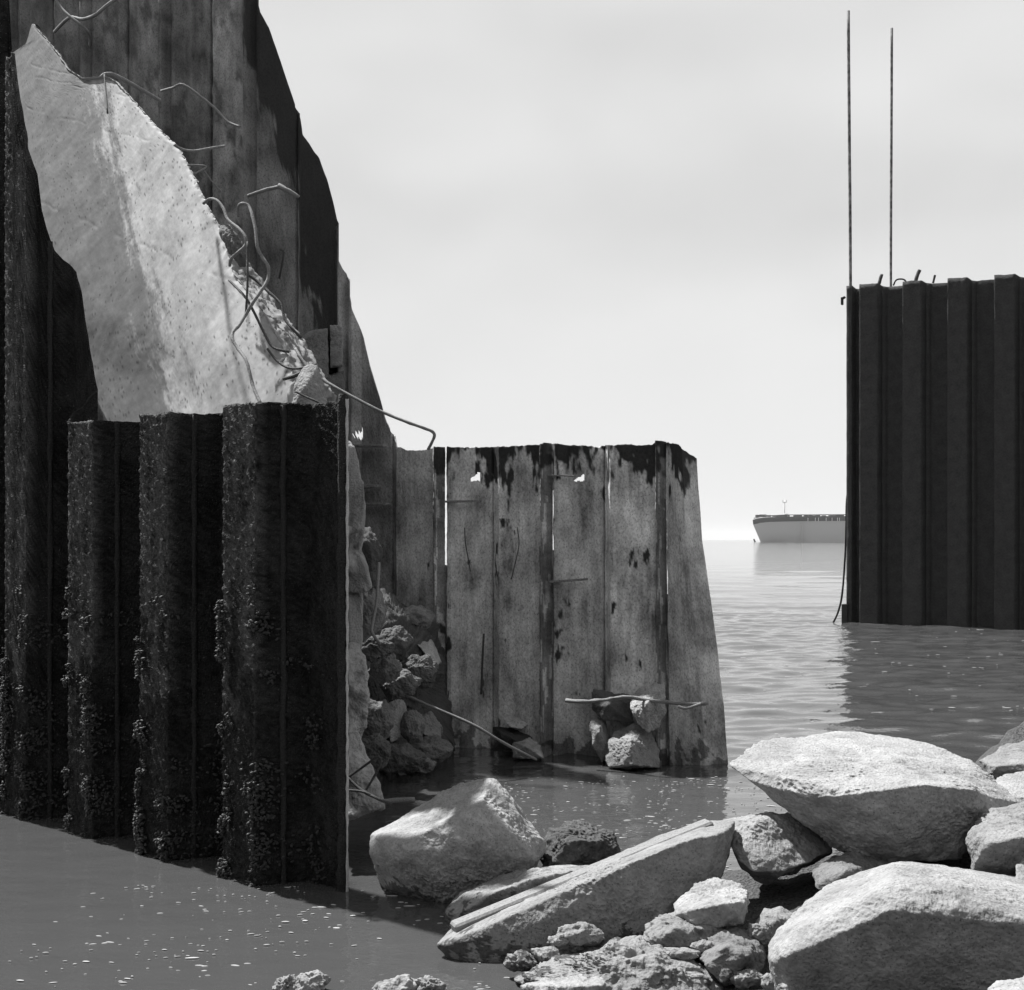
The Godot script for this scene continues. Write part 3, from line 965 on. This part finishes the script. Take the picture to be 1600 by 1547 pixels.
	rock("wall_foot_stone", "broad rounded stone at the waterline of the low wall", [[945, 1165, 11.32], [965, 1140, 11.37], [990, 1130, 11.37], [1015, 1140, 11.32], [1030, 1165, 11.27], [1030, 1200, 11.12], [950, 1200, 11.12], [985, 1160, 11.02], [990, 1195, 10.92], [985, 1150, 11.72], [1020, 1190, 11.62]], {"res": 40, "grey": 0.20, "tide": false, "chips": 8, "group": F})
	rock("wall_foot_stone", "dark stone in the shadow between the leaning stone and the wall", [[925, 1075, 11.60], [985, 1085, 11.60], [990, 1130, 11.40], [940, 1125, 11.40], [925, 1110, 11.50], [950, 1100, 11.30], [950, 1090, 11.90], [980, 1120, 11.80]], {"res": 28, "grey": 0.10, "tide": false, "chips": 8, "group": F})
	rock("wall_foot_stone", "small flat stone perched above the slanting bar at the wall's foot", [[783, 1120, 11.80], [800, 1117, 11.85], [826, 1132, 11.80], [815, 1140, 11.70], [795, 1135, 11.70], [800, 1125, 12.10], [822, 1137, 12.00]], {"res": 20, "grey": 0.3, "tide": false, "chips": 8, "group": F})
	rock("wall_foot_stone", "grey stone half in the water right of the slanting bar's end", [[800, 1160, 11.70], [825, 1153, 11.75], [845, 1165, 11.70], [850, 1185, 11.50], [800, 1185, 11.50], [820, 1165, 11.40], [820, 1160, 12.00], [845, 1180, 11.90]], {"res": 24, "grey": 0.30, "tide": false, "chips": 8, "group": F})
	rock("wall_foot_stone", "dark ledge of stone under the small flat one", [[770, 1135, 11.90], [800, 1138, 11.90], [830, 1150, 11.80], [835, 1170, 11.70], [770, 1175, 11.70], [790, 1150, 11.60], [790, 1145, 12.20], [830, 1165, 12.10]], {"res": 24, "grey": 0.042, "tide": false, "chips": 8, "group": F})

func ship() -> void:
	var root := thing("cargo_ship", "long grey cargo ship with thin foremast, far out and half hidden by the right wall", "ship", Vector3(196, 0, -1000))
	# hull stations from the stem aft: [along, half beam at deck, half beam at water, deck height]
	var L := 215.0
	var st := [[-7.5, 0.4, 0.0, 17.0], [-3.0, 5.0, 0.2, 18.3], [3.0, 9.5, 2.5, 19.0], [14.0, 14.0, 9.0, 19.3], [35.0, 16.0, 15.0, 19.6], [150.0, 16.0, 16.0, 20.2], [195.0, 15.5, 13.0, 20.2], [215.0, 13.0, 6.0, 20.4]]
	var v := PackedVector3Array()
	var idx := PackedInt32Array()
	var dv := PackedVector3Array()
	var didx := PackedInt32Array()
	for k in st.size():
		var s: Array = st[k]
		var rake := 0.0 if k > 3 else (7.0 - 2.0 * k)
		for side in [-1.0, 1.0]:
			for f in 5:
				var t := f / 4.0
				v.append(Vector3(s[0] + rake * (1.0 - t), lerpf(-3.0, s[3] - 3.4, t), side * lerpf(s[2], s[1] * 0.98, sqrt(t))))
			dv.append(Vector3(s[0], s[3] - 3.4, side * s[1]))
			dv.append(Vector3(s[0] - 0.4, s[3] + 0.3, side * (s[1] + 0.35)))
	for k in st.size() - 1:
		for side in 2:
			for f in 4:
				var a := k * 10 + side * 5 + f
				if side == 1: quad(idx, a, a + 1, a + 11, a + 10)
				else: quad(idx, a, a + 10, a + 11, a + 1)
			var b := k * 4 + side * 2
			if side == 1: quad(didx, b, b + 1, b + 5, b + 4)
			else: quad(didx, b, b + 4, b + 5, b + 1)
		quad(didx, k * 4, k * 4 + 2, k * 4 + 6, k * 4 + 4)      # the deck
	quad(idx, (st.size() - 1) * 10, (st.size() - 1) * 10 + 4, (st.size() - 1) * 10 + 9, (st.size() - 1) * 10 + 5)
	put("hull", surface(v, idx), M.hull_grey, root)
	put("bulwark", surface(dv, didx), M.ship_dark, root)
	var X := Vector3.RIGHT
	var Y := Vector3.UP
	var Z := Vector3.BACK
	var mast := put("foremast", tube([Vector3(17, 16, 0), Vector3(17, 25, 0), Vector3(17, 33, 0)], 0.45, 0.0, 8, 0.6), M.ship_pale, root)
	put("crosstree", box(Vector3(17, 31, 0), Vector3(1.6, 0.25, 0.3), X, Y, Z), M.ship_pale, mast)
	put("lamp_bracket", box(Vector3(15.6, 32, 0), Vector3(0.25, 1.0, 0.25), X, Y, Z), M.ship_pale, mast)
	put("lamp_bracket", box(Vector3(18.4, 32, 0), Vector3(0.25, 1.0, 0.25), X, Y, Z), M.ship_pale, mast)
	put("mast_foot", box(Vector3(18, 20, 0), Vector3(1.5, 2.2, 1.5), X, Y, Z), M.ship_pale, root)
	var rng := RandomNumberGenerator.new()
	rng.seed = 3
	# the gear along the deck: a dark line of rails, pipes and winches, with pale stays in front
	for k in 44:
		var x := -4.0 + k * 4.2 + rng.randf_range(-1.5, 1.5)
		var tall := rng.randf_range(0.5, 1.2)
		put("deck_gear", box(Vector3(x, 20.0 + 0.4 * tall, rng.randf_range(-6, 6)), Vector3(rng.randf_range(0.6, 3.4), tall * 0.9, 2.0), X, Y, Z), M.ship_dark, root)
		put("stay", box(Vector3(x + 2.0, 17.4, 16.6 if k > 8 else 4.0 + k * 1.5), Vector3(0.18, 1.3, 0.15), (X + Y * rng.randf_range(-0.5, 0.5)).normalized(), Y, Z), M.ship_pale, root)
	put("rail", tube([Vector3(-7, 18.6, 0), Vector3(0, 20.2, 8), Vector3(14, 20.9, 14.5), Vector3(35, 21.0, 16), Vector3(100, 21.3, 16), Vector3(150, 21.4, 16)], 0.35, 0.0, 6), M.ship_dark, root)
	put("gangway", box(Vector3(92, 18.0, 16.6), Vector3(10.0, 0.5, 0.4), X, Y, Z), M.ship_pale, root)
	put("bulbous_bow", box(Vector3(-6.5, 1.0, 0.0), Vector3(0.6, 1.7, 0.7), (X + Y * 0.4).normalized(), (Y - X * 0.4).normalized(), Z, 0.9), M.ship_dark, root)
	for x in [27.0, 74.0, 126.0]: put("hull_seam", box(Vector3(x, 8.0, 15.2), Vector3(0.35, 7.5, 0.9), X, Y, Z), M.hull_grey, root)
	var house := put("deck_house", box(Vector3(190, 30, 0), Vector3(9, 12, 13), X, Y, Z, 0.05), M.ship_pale, root)
	for k in 4: put("window", box(Vector3(190, 24 + 5 * k, 13.0), Vector3(7.5, 0.8, 0.2), X, Y, Z), M.glass_dark, house)
	put("funnel", box(Vector3(205, 33, 0), Vector3(4, 14, 4), X, Y, Z, 0.3), M.hull_grey, root)

# the rubble in front, largest first
func rocks() -> void:
	rock("boulder", "big angular boulder in the water just right of the near wall's edge", [[580, 1303, 7.3], [612, 1286, 7.45], [660, 1262, 7.55], [735, 1216, 7.5], [768, 1210, 7.4], [784, 1235, 7.4], [802, 1262, 7.3], [838, 1298, 7.3], [852, 1322, 7.2], [690, 1288, 6.98], [752, 1262, 6.95], [800, 1300, 6.88], [625, 1318, 6.98], [582, 1335, 7.2], [640, 1345, 6.92], [640, 1375, 7.02], [700, 1400, 7.02], [760, 1390, 7.0], [845, 1350, 7.05], [600, 1430, 7.6], [800, 1430, 7.5], [700, 1430, 7.05]], {"res": 110, "coarse": 0.045, "rough": 0.006, "chips": 13, "grey": 0.26})
	rock("boulder", "huge overhanging slab with a white top, highest of the rocks on the right", [[1138, 1192, 7.1], [1180, 1162, 7.4], [1240, 1149, 7.7], [1340, 1143, 7.9], [1440, 1155, 7.8], [1520, 1188, 7.4], [1562, 1228, 7.0], [1588, 1250, 6.9], [1150, 1208, 6.95], [1200, 1218, 6.72], [1290, 1236, 6.45], [1340, 1240, 6.38], [1440, 1226, 6.4], [1520, 1236, 6.5], [1235, 1272, 6.8], [1300, 1320, 6.75], [1345, 1345, 6.65], [1420, 1352, 6.55], [1500, 1345, 6.55], [1545, 1300, 6.65], [1350, 1330, 7.4], [1520, 1300, 7.3]], {"res": 125, "coarse": 0.04, "grey": 0.26, "chips": 7})
	rock("boulder", "massive boulder with a peaked white top filling the lower right corner", [[1196, 1475, 5.4], [1212, 1450, 5.45], [1258, 1418, 5.6], [1295, 1382, 5.8], [1360, 1354, 6.0], [1392, 1342, 6.05], [1450, 1352, 6.1], [1540, 1362, 6.1], [1620, 1372, 6.1], [1720, 1390, 6.0], [1203, 1500, 5.25], [1232, 1492, 5.12], [1272, 1450, 5.08], [1360, 1420, 5.02], [1400, 1374, 5.2], [1470, 1384, 5.12], [1560, 1422, 5.0], [1640, 1450, 4.95], [1720, 1470, 4.95], [1208, 1545, 5.25], [1225, 1640, 5.3], [1385, 1400, 5.1], [1300, 1620, 5.25], [1500, 1640, 5.15], [1700, 1620, 5.15], [1700, 1600, 6.0], [1300, 1560, 6.0]], {"res": 120, "coarse": 0.025, "rough": 0.0075, "chips": 3, "sharp": 200.0, "grey": 0.228})
	var slab := rock("boulder", "long sloping slab in mid shore, a straight cast strip along its back edge", [[683, 1474, 6.15], [702, 1448, 6.35], [760, 1421, 6.5], [900, 1362, 6.7], [1040, 1302, 6.85], [1110, 1280, 6.95], [1150, 1277, 6.9], [1156, 1320, 6.62], [692, 1484, 6.1], [740, 1456, 6.1], [830, 1421, 6.1], [900, 1388, 6.12], [1000, 1342, 6.22], [1080, 1312, 6.32], [1142, 1302, 6.4], [700, 1497, 6.12], [740, 1506, 6.06], [850, 1506, 6.06], [920, 1492, 6.1], [1010, 1460, 6.2], [1070, 1420, 6.35], [1145, 1355, 6.5], [760, 1510, 6.5], [1100, 1420, 6.9]], {"res": 120, "coarse": 0.035, "grey": 0.198})
	var a := at(708, 1447, 6.22)
	var b := at(1110, 1284, 6.74)
	var ax := (b - a).normalized()
	var az := ax.cross(Vector3.UP).normalized()
	put("cast_strip", box((a + b) * 0.5 - Vector3(0, 0.012, 0), Vector3((b - a).length() * 0.5, 0.026, 0.045), ax, az.cross(ax).normalized(), az, 0.4), M.cast_plain, slab).position = -slab.position
	rock("boulder", "pale broken slab lying behind the long sloping one, its left end by the water", [[690, 1420, 6.8], [720, 1392, 6.9], [770, 1372, 7.0], [830, 1352, 7.1], [880, 1355, 7.1], [930, 1350, 7.1], [700, 1440, 6.65], [760, 1400, 6.6], [830, 1372, 6.65], [880, 1365, 6.7], [700, 1470, 6.7], [900, 1400, 6.8], [760, 1450, 7.0], [940, 1380, 7.2]], {"res": 60, "grey": 0.222, "coarse": 0.07})
	rock("boulder", "rough dark rock in the water behind the long slab", [[845, 1325, 7.4], [860, 1295, 7.45], [890, 1282, 7.45], [935, 1290, 7.4], [965, 1305, 7.35], [975, 1330, 7.3], [930, 1360, 7.15], [850, 1365, 7.15], [890, 1310, 7.1], [940, 1315, 7.1], [870, 1310, 7.8], [960, 1340, 7.7]], {"res": 60, "grey": 0.078, "coarse": 0.10, "rough": 0.012})
	rock("boulder", "block half in the shadow of the overhanging slab, right of the long slab's end", [[1128, 1280, 7.0], [1160, 1272, 7.05], [1230, 1272, 7.1], [1262, 1272, 7.1], [1300, 1298, 7.0], [1300, 1330, 6.85], [1225, 1362, 6.55], [1180, 1362, 6.55], [1150, 1345, 6.6], [1140, 1310, 6.75], [1190, 1280, 6.75], [1180, 1350, 7.1], [1290, 1340, 7.2], [1190, 1385, 6.9]], {"res": 60, "grey": 0.216, "coarse": 0.05})
	rock("boulder", "dark stone in the gap under the overhanging slab", [[1266, 1365, 6.5], [1290, 1340, 6.6], [1340, 1332, 6.65], [1390, 1345, 6.6], [1390, 1400, 6.4], [1300, 1400, 6.3], [1270, 1385, 6.35], [1320, 1360, 6.25], [1330, 1350, 6.9], [1380, 1390, 6.8]], {"res": 36, "grey": 0.15})
	rock("boulder", "white topped block, squarish, in the middle of the lower right rocks", [[1050, 1412, 6.0], [1090, 1378, 6.15], [1120, 1369, 6.2], [1150, 1376, 6.15], [1166, 1388, 6.1], [1168, 1415, 6.0], [1100, 1418, 5.82], [1140, 1412, 5.8], [1163, 1408, 5.85], [1160, 1445, 5.85], [1100, 1450, 5.85], [1055, 1430, 5.92], [1110, 1440, 6.25], [1160, 1430, 6.25]], {"res": 56, "grey": 0.252, "coarse": 0.05})
	rock("boulder", "round shouldered rock at the right edge behind the corner boulder", [[1512, 1320, 6.3], [1520, 1285, 6.4], [1545, 1262, 6.5], [1590, 1252, 6.55], [1660, 1250, 6.6], [1510, 1350, 6.2], [1540, 1320, 6.05], [1600, 1310, 6.0], [1660, 1320, 6.0], [1520, 1370, 6.2], [1660, 1380, 6.1], [1560, 1300, 6.9], [1650, 1350, 6.9]], {"res": 60, "grey": 0.198, "rough": 0.010})
	rock("boulder", "lit rough rock at the right edge beyond the overhanging slab", [[1530, 1190, 8.6], [1560, 1168, 8.8], [1610, 1155, 8.9], [1680, 1150, 8.9], [1560, 1198, 8.35], [1620, 1195, 8.3], [1690, 1195, 8.3], [1540, 1215, 8.4], [1690, 1230, 8.4], [1600, 1200, 9.3]], {"res": 44, "grey": 0.18, "rough": 0.012})
	rock("boulder", "low white rock at the right edge, between the rough one and the overhanging slab", [[1545, 1225, 7.8], [1570, 1208, 8.0], [1640, 1204, 8.1], [1720, 1206, 8.1], [1560, 1245, 7.5], [1640, 1250, 7.4], [1720, 1260, 7.4], [1560, 1290, 7.5], [1720, 1300, 7.5], [1640, 1240, 8.4]], {"res": 40, "grey": 0.24})
	rock("boulder", "broad rubble covered rock at the bottom, below the long slab", [[800, 1530, 5.75], [850, 1500, 5.85], [920, 1478, 5.95], [980, 1466, 6.0], [1020, 1462, 6.0], [1060, 1478, 5.9], [1110, 1510, 5.75], [1145, 1545, 5.6], [870, 1530, 5.5], [960, 1500, 5.5], [1020, 1495, 5.5], [1090, 1530, 5.45], [840, 1570, 5.5], [1150, 1600, 5.4], [1000, 1610, 5.3], [960, 1560, 6.1], [1060, 1560, 6.0]], {"res": 130, "grey": 0.19, "coarse": 0.10, "rough": 0.016, "pit": 0.010})
	rock("boulder", "pale flat stone cut off by the bottom edge of the picture, below the rubble rock", [[815, 1540, 5.35], [850, 1528, 5.45], [905, 1524, 5.5], [945, 1525, 5.5], [958, 1545, 5.4], [940, 1600, 5.25], [830, 1600, 5.25], [880, 1540, 5.2], [940, 1540, 5.25], [880, 1570, 5.7]], {"res": 44, "grey": 0.252})
	rock("boulder", "dark rounded rock between the white topped block and the corner boulder", [[1085, 1485, 5.75], [1105, 1462, 5.85], [1150, 1448, 5.9], [1185, 1460, 5.85], [1196, 1490, 5.75], [1190, 1525, 5.6], [1130, 1540, 5.5], [1095, 1510, 5.55], [1140, 1485, 5.5], [1170, 1490, 5.5], [1140, 1500, 6.0], [1190, 1520, 5.9]], {"res": 48, "grey": 0.144, "coarse": 0.08, "rough": 0.010})
	rock("boulder", "rough grey rock wedged below the white topped block, on its left", [[1005, 1455, 5.95], [1030, 1428, 6.05], [1070, 1420, 6.1], [1120, 1430, 6.0], [1135, 1450, 5.9], [1090, 1480, 5.72], [1040, 1480, 5.75], [1015, 1475, 5.8], [1060, 1450, 5.75], [1060, 1450, 6.3], [1110, 1470, 6.2]], {"res": 48, "grey": 0.18, "coarse": 0.12, "rough": 0.011})
	rock("boulder", "grey tilted stone in the gap left of the corner boulder", [[1180, 1440, 5.95], [1195, 1420, 6.05], [1220, 1415, 6.05], [1243, 1428, 6.0], [1235, 1448, 5.85], [1205, 1462, 5.8], [1185, 1455, 5.82], [1212, 1438, 5.8], [1215, 1440, 6.3]], {"res": 32, "grey": 0.18})
	lump("boulder", "small dark stone squeezed between the tilted stone and the dark rounded rock", 1190, 1462, 44, 42, 5.8, 21, {"res": 26, "grey": 0.156})
	var C := "small crumbled stones at the foot of the long slab"
	var crumbs := [[905, 1460, 80, 34, 5.95, "biggest crumb, directly under the long slab's lower edge"], [872, 1470, 36, 18, 5.9, "flat crumb left of the biggest one"], [856, 1492, 50, 30, 5.85, "dark crumb by the water, right of the last one"], [815, 1503, 62, 30, 5.85, "leftmost crumb, lying in the water"], [845, 1512, 26, 14, 5.75, "pebble sized crumb in front of the leftmost"], [838, 1525, 46, 16, 5.7, "low crumb above the pale flat stone"], [1168, 1530, 60, 34, 5.5, "pale wedge of stone at the bottom, left of the corner boulder"], [1205, 1535, 40, 30, 5.35, "stone tucked against the corner boulder's foot"], [1232, 1548, 40, 26, 5.2, "bottommost stone below the corner boulder's left end"], [1140, 1528, 40, 18, 5.55, "thin flake left of the pale wedge"], [1100, 1478, 50, 18, 5.7, "flake lying between the two grey rocks"], [1066, 1490, 60, 22, 5.65, "pale flake on top of the rubble rock"]]
	for k in crumbs.size():
		var q: Array = crumbs[k]
		lump("rubble_stone", q[5], q[0], q[1], q[2], q[3], q[4], 40 + k, {"res": 26, "grey": 0.192 if k != 2 and k != 3 else 0.2, "group": C, "coarse": 0.1, "rough": 0.008})
	for q in [[445, 1541, 40, 22, "light topped stone at the bottom left, in the water, left one of a pair"], [488, 1538, 56, 30, "light topped stone at the bottom left, in the water, right one of a pair"], [625, 1548, 80, 26, "wide low stone breaking the water at the bottom edge"], [672, 1545, 50, 20, "pale stone tip at the bottom edge beside the wide low one"]]:
		lump("shallow_stone", q[4], q[0], q[1], q[2], q[3] + 16, 5.66, int(q[0]), {"res": 34, "grey": 0.228, "rough": 0.011, "coarse": 0.14, "tide": false, "group": "stones in the shallow water at the bottom"})
	rock("boulder", "smooth pale rock in the very corner at the lower right", [[1530, 1560, 4.6], [1560, 1532, 4.7], [1610, 1518, 4.8], [1680, 1515, 4.8], [1600, 1550, 4.5], [1700, 1600, 4.5], [1540, 1620, 4.5], [1700, 1560, 5.0]], {"res": 36, "grey": 0.24, "rough": 0.006})
	rock("boulder", "sliver of pale rock at the right edge above the corner boulder", [[1588, 1350, 6.0], [1600, 1342, 6.05], [1660, 1340, 6.1], [1585, 1375, 5.9], [1660, 1390, 5.85], [1620, 1385, 6.3], [1700, 1370, 6.1]], {"res": 24, "grey": 0.24})

func bars() -> void:
	# on the tall wall, top left
	bar("reinforcing_bar", "rusty bar curling down at the top left corner, left one of the two", [[83, -20, 13.9], [92, 8, 13.9], [112, 28, 13.8], [130, 42, 13.8], [140, 55, 13.9], [141, 72, 14.2]], 0.018)
	bar("reinforcing_bar", "rusty bar curving across the top left corner, right one of the two", [[190, -8, 13.7], [165, 10, 13.6], [148, 24, 13.6], [128, 30, 13.8], [108, 28, 14.0], [85, 50, 14.5]], 0.02)
	bar("reinforcing_bar", "stout bar reaching right from the notch in the pale slab's top edge", [[158, 122, 9.3], [165, 116, 9.3], [178, 117, 9.35], [205, 131, 9.6], [250, 157, 9.9]], 0.017)
	bar("reinforcing_bar", "thin dark bar hanging straight down over the top of the pale slab", [[163, 117, 9.2], [165, 140, 9.1], [168, 177, 8.95]], 0.007, "dark_rebar")
	bar("reinforcing_bar", "long thin bar zigzagging across the tall wall right of the slab", [[252, 142, 13.6], [270, 137, 13.3], [286, 132, 13.2], [315, 152, 13.2], [340, 173, 13.2], [356, 190, 13.1], [375, 198, 13.0]], 0.014)
	bar("reinforcing_bar", "short bar pointing right from the slab's edge, halfway down", [[272, 226, 9.2], [284, 233, 9.25], [302, 236, 9.3], [328, 232, 9.4], [351, 228, 9.5]], 0.011)
	bar("reinforcing_bar", "thin wire bent to a sharp point at the slab's edge", [[293, 258, 9.0], [308, 258, 9.05], [322, 260, 9.1], [314, 266, 9.05], [303, 272, 9.0]], 0.007, "rebar_steel", {"per": 3})
	bar("reinforcing_bar", "straight thin wire slanting down below the sharp bend", [[318, 265, 9.1], [330, 282, 9.2], [345, 299, 9.3]], 0.006)
	bar("reinforcing_bar", "looped bar that holds the spindle shaped lump", [[318, 318, 8.9], [328, 311, 8.85], [340, 314, 8.8], [350, 328, 8.75], [356, 343, 8.7], [374, 358, 8.6], [384, 372, 8.55], [383, 384, 8.55], [370, 396, 8.55], [361, 405, 8.6], [359, 415, 8.7]], 0.012)
	bar("reinforcing_bar", "long snaking bar with a hooked top in front of the pale slab", [[373, 338, 8.7], [372, 324, 8.65], [378, 318, 8.6], [388, 322, 8.6], [394, 336, 8.55], [399, 358, 8.5], [402, 385, 8.45], [410, 402, 8.45], [419, 416, 8.4], [419, 434, 8.4], [411, 450, 8.35], [395, 473, 8.3], [384, 492, 8.3], [374, 508, 8.25], [364, 519, 8.2], [363, 530, 8.15], [372, 545, 8.1], [384, 562, 8.0], [390, 582, 7.95], [396, 605, 7.9], [408, 632, 7.8]], 0.0125)
	bar("reinforcing_bar", "straight bar standing upright in front of the snaking one", [[387, 378, 8.5], [387, 420, 8.45], [386, 460, 8.4], [384, 492, 8.4]], 0.009, "dark_rebar")
	bar("reinforcing_bar", "dark bar running down along the slab's right edge, lower one", [[358, 438, 8.7], [372, 452, 8.6], [386, 468, 8.5], [398, 490, 8.45], [410, 515, 8.4], [424, 540, 8.35], [438, 547, 8.3], [452, 550, 8.3]], 0.010, "dark_rebar")
	bar("reinforcing_bar", "dark bar running down along the slab's right edge, upper one", [[384, 428, 8.8], [400, 438, 8.8], [418, 455, 8.75], [438, 474, 8.7], [445, 498, 8.65], [458, 515, 8.6], [471, 528, 8.6]], 0.011, "dark_rebar")
	bar("reinforcing_bar", "curved bar reaching behind the pointed stone from the left", [[418, 545, 8.2], [430, 561, 8.15], [446, 573, 8.1], [462, 576, 8.05], [478, 574, 8.0]], 0.009, "dark_rebar")
	bar("reinforcing_bar", "short bar stub under the curved one beside the pointed stone", [[444, 592, 8.1], [458, 588, 8.0], [470, 583, 8.0]], 0.014, "dark_rebar")
	bar("reinforcing_bar", "thin bar lying across the foot of the pointed stone", [[462, 612, 7.62], [478, 620, 7.6], [494, 627, 7.58], [505, 634, 7.58]], 0.007, "dark_rebar")
	bar("reinforcing_bar", "longest bar, slanting out against the sky and bent down at its tip", [[462, 545, 8.4], [472, 562, 8.3], [490, 585, 8.2], [515, 600, 8.1], [560, 625, 8.0], [600, 645, 7.95], [640, 661, 7.9], [668, 671, 7.9], [677, 676, 7.9], [678, 684, 7.9], [669, 702, 7.95]], 0.011, "rebar_steel", {"per": 5})
	bar("reinforcing_bar", "small bent bar on the tall wall near its torn edge, left half of the pair", [[388, 306, 12.6], [405, 300, 12.5], [422, 295, 12.5], [437, 292, 12.45]], 0.02)
	bar("reinforcing_bar", "small bent bar near the tall wall's torn edge, thick right half of the pair", [[436, 291, 12.45], [450, 298, 12.4], [467, 308, 12.4]], 0.032, "rebar_steel", {"taper": 0.6})
	bar("reinforcing_bar", "dark hooked bar on the tall wall below the bent pair", [[438, 390, 12.9], [443, 395, 12.85], [440, 415, 12.85], [436, 435, 12.9]], 0.012, "dark_rebar")
	# around the near wall's edge and the low wall
	bar("reinforcing_bar", "pale bar hanging upright in the gap beside the near wall's edge", [[592, 880, 9.6], [590, 920, 9.4], [587, 950, 9.3], [581, 980, 9.2], [583, 992, 9.15], [594, 1006, 9.2]], 0.013)
	bar("reinforcing_bar", "long bar slanting down from the dark mound into the water", [[640, 1089, 10.9], [660, 1098, 10.85], [700, 1115, 10.8], [740, 1133, 10.75], [762, 1146, 10.75], [800, 1168, 10.8], [838, 1187, 10.9]], 0.014)
	bar("reinforcing_bar", "crusted level bar across the foot of the low wall", [[884, 1095, 11.3], [920, 1096, 11.2], [955, 1092, 11.12], [980, 1089, 11.05], [1010, 1094, 11.05], [1040, 1097, 11.05], [1075, 1100, 11.05], [1106, 1099, 11.05]], 0.018, "rebar_steel", {"wob": 0.4})
	bar("reinforcing_bar", "stubby bar lying on the level one at its right end", [[1060, 1104, 11.02], [1072, 1107, 11.0], [1095, 1100, 11.02]], 0.014)
	bar("reinforcing_bar", "dark bar rising right from the wall edge low down, with a hooked tip", [[542, 1216, 7.75], [565, 1200, 7.7], [588, 1184, 7.65], [595, 1187, 7.65], [592, 1200, 7.65], [582, 1218, 7.65], [572, 1234, 7.65]], 0.0085, "dark_rebar")
	bar("reinforcing_bar", "dark bar sloping down from the wall edge to the boulder", [[542, 1214, 7.65], [565, 1235, 7.6], [590, 1248, 7.55], [612, 1256, 7.55]], 0.010, "dark_rebar")
	bar("reinforcing_bar", "short dark bar beside the lowest part of the wall edge", [[545, 1235, 7.6], [570, 1238, 7.58], [600, 1253, 7.55]], 0.0085, "dark_rebar")
	bar("reinforcing_bar", "thick short pipe lying level behind the big angular boulder", [[596, 1253, 7.8], [620, 1251, 7.8], [648, 1250, 7.8]], 0.019, "rebar_steel")
	# strands that lie on the low wall
	var W := "thin wires hanging on the low wall"
	bar("wire", "dark wire lying down the second panel of the low wall, left strand", [[726, 825, 12.22], [727, 845, 12.2], [731, 870, 12.18], [735, 893, 12.18]], 0.006, "dark_rebar", {"cat": "wire", "group": W})
	bar("wire", "dark bowed wire on the middle panel of the low wall", [[808, 823, 11.85], [811, 850, 11.82], [806, 875, 11.82], [799, 905, 11.86]], 0.006, "dark_rebar", {"cat": "wire", "group": W})
	bar("wire", "short straight wire in the tarry slot low on the second panel", [[756, 990, 12.05], [754, 1030, 12.05], [752, 1085, 12.05]], 0.012, "dark_rebar", {"cat": "wire", "group": W})

func small_things() -> void:
	var P := "slender poles on the right wall"
	bar("tall_pole", "taller of two thin mottled poles, at the left edge of the right wall", [at(1329.5, 968, 31.25), at(1329, 445, 31.25), at(1327, 200, 31.25), at(1325.5, 17, 31.25)], 0.043, "pole_paint", {"cat": "pole", "group": P, "wob": 0.05})
	bar("tall_pole", "shorter of two thin poles, set in from the right wall's edge", [at(1392, 968, 30.9), at(1392, 440, 30.9), at(1393, 200, 30.9), at(1393.5, 44, 30.9)], 0.036, "pole_paint", {"cat": "pole", "group": P, "wob": 0.05})
	var S := "stubs on top of the right wall"
	bar("steel_stub", "thick leaning stub on the right wall's top, left of the shorter pole", [[1372, 450, 30.7], [1375, 438, 30.7], [1378, 429, 30.7]], 0.045, "dark_rebar", {"cat": "stub", "group": S})
	bar("steel_stub", "longest leaning stub on the right wall's top, second from the left", [[1429, 445, 30.1], [1433, 432, 30.1], [1437, 422, 30.1]], 0.05, "dark_rebar", {"cat": "stub", "group": S})
	bar("steel_stub", "smallest leaning stub on the right wall's top, rightmost of three", [[1458, 442, 29.9], [1460, 434, 29.9], [1461, 430, 29.9]], 0.03, "dark_rebar", {"cat": "stub", "group": S})
	bar("cable", "thin arched cable on the right wall's top beside the shorter pole", [[1396, 446, 30.6], [1400, 438, 30.6], [1407, 436, 30.6], [1414, 438, 30.6], [1418, 446, 30.6]], 0.022, "rope", {"cat": "cable", "group": "loose lines on the right wall"})
	bar("rope", "dark rope hanging off the right wall's left edge, swinging out to the water", [[1327, 757, 30.95], [1324.5, 768, 31.0], [1322.5, 790, 31.0], [1322, 820, 31.0], [1321, 860, 31.0], [1318.5, 900, 31.0], [1315, 935, 31.0], [1309, 958, 31.0], [1302, 973, 31.0]], 0.026, "rope", {"cat": "rope", "group": "loose lines on the right wall"})
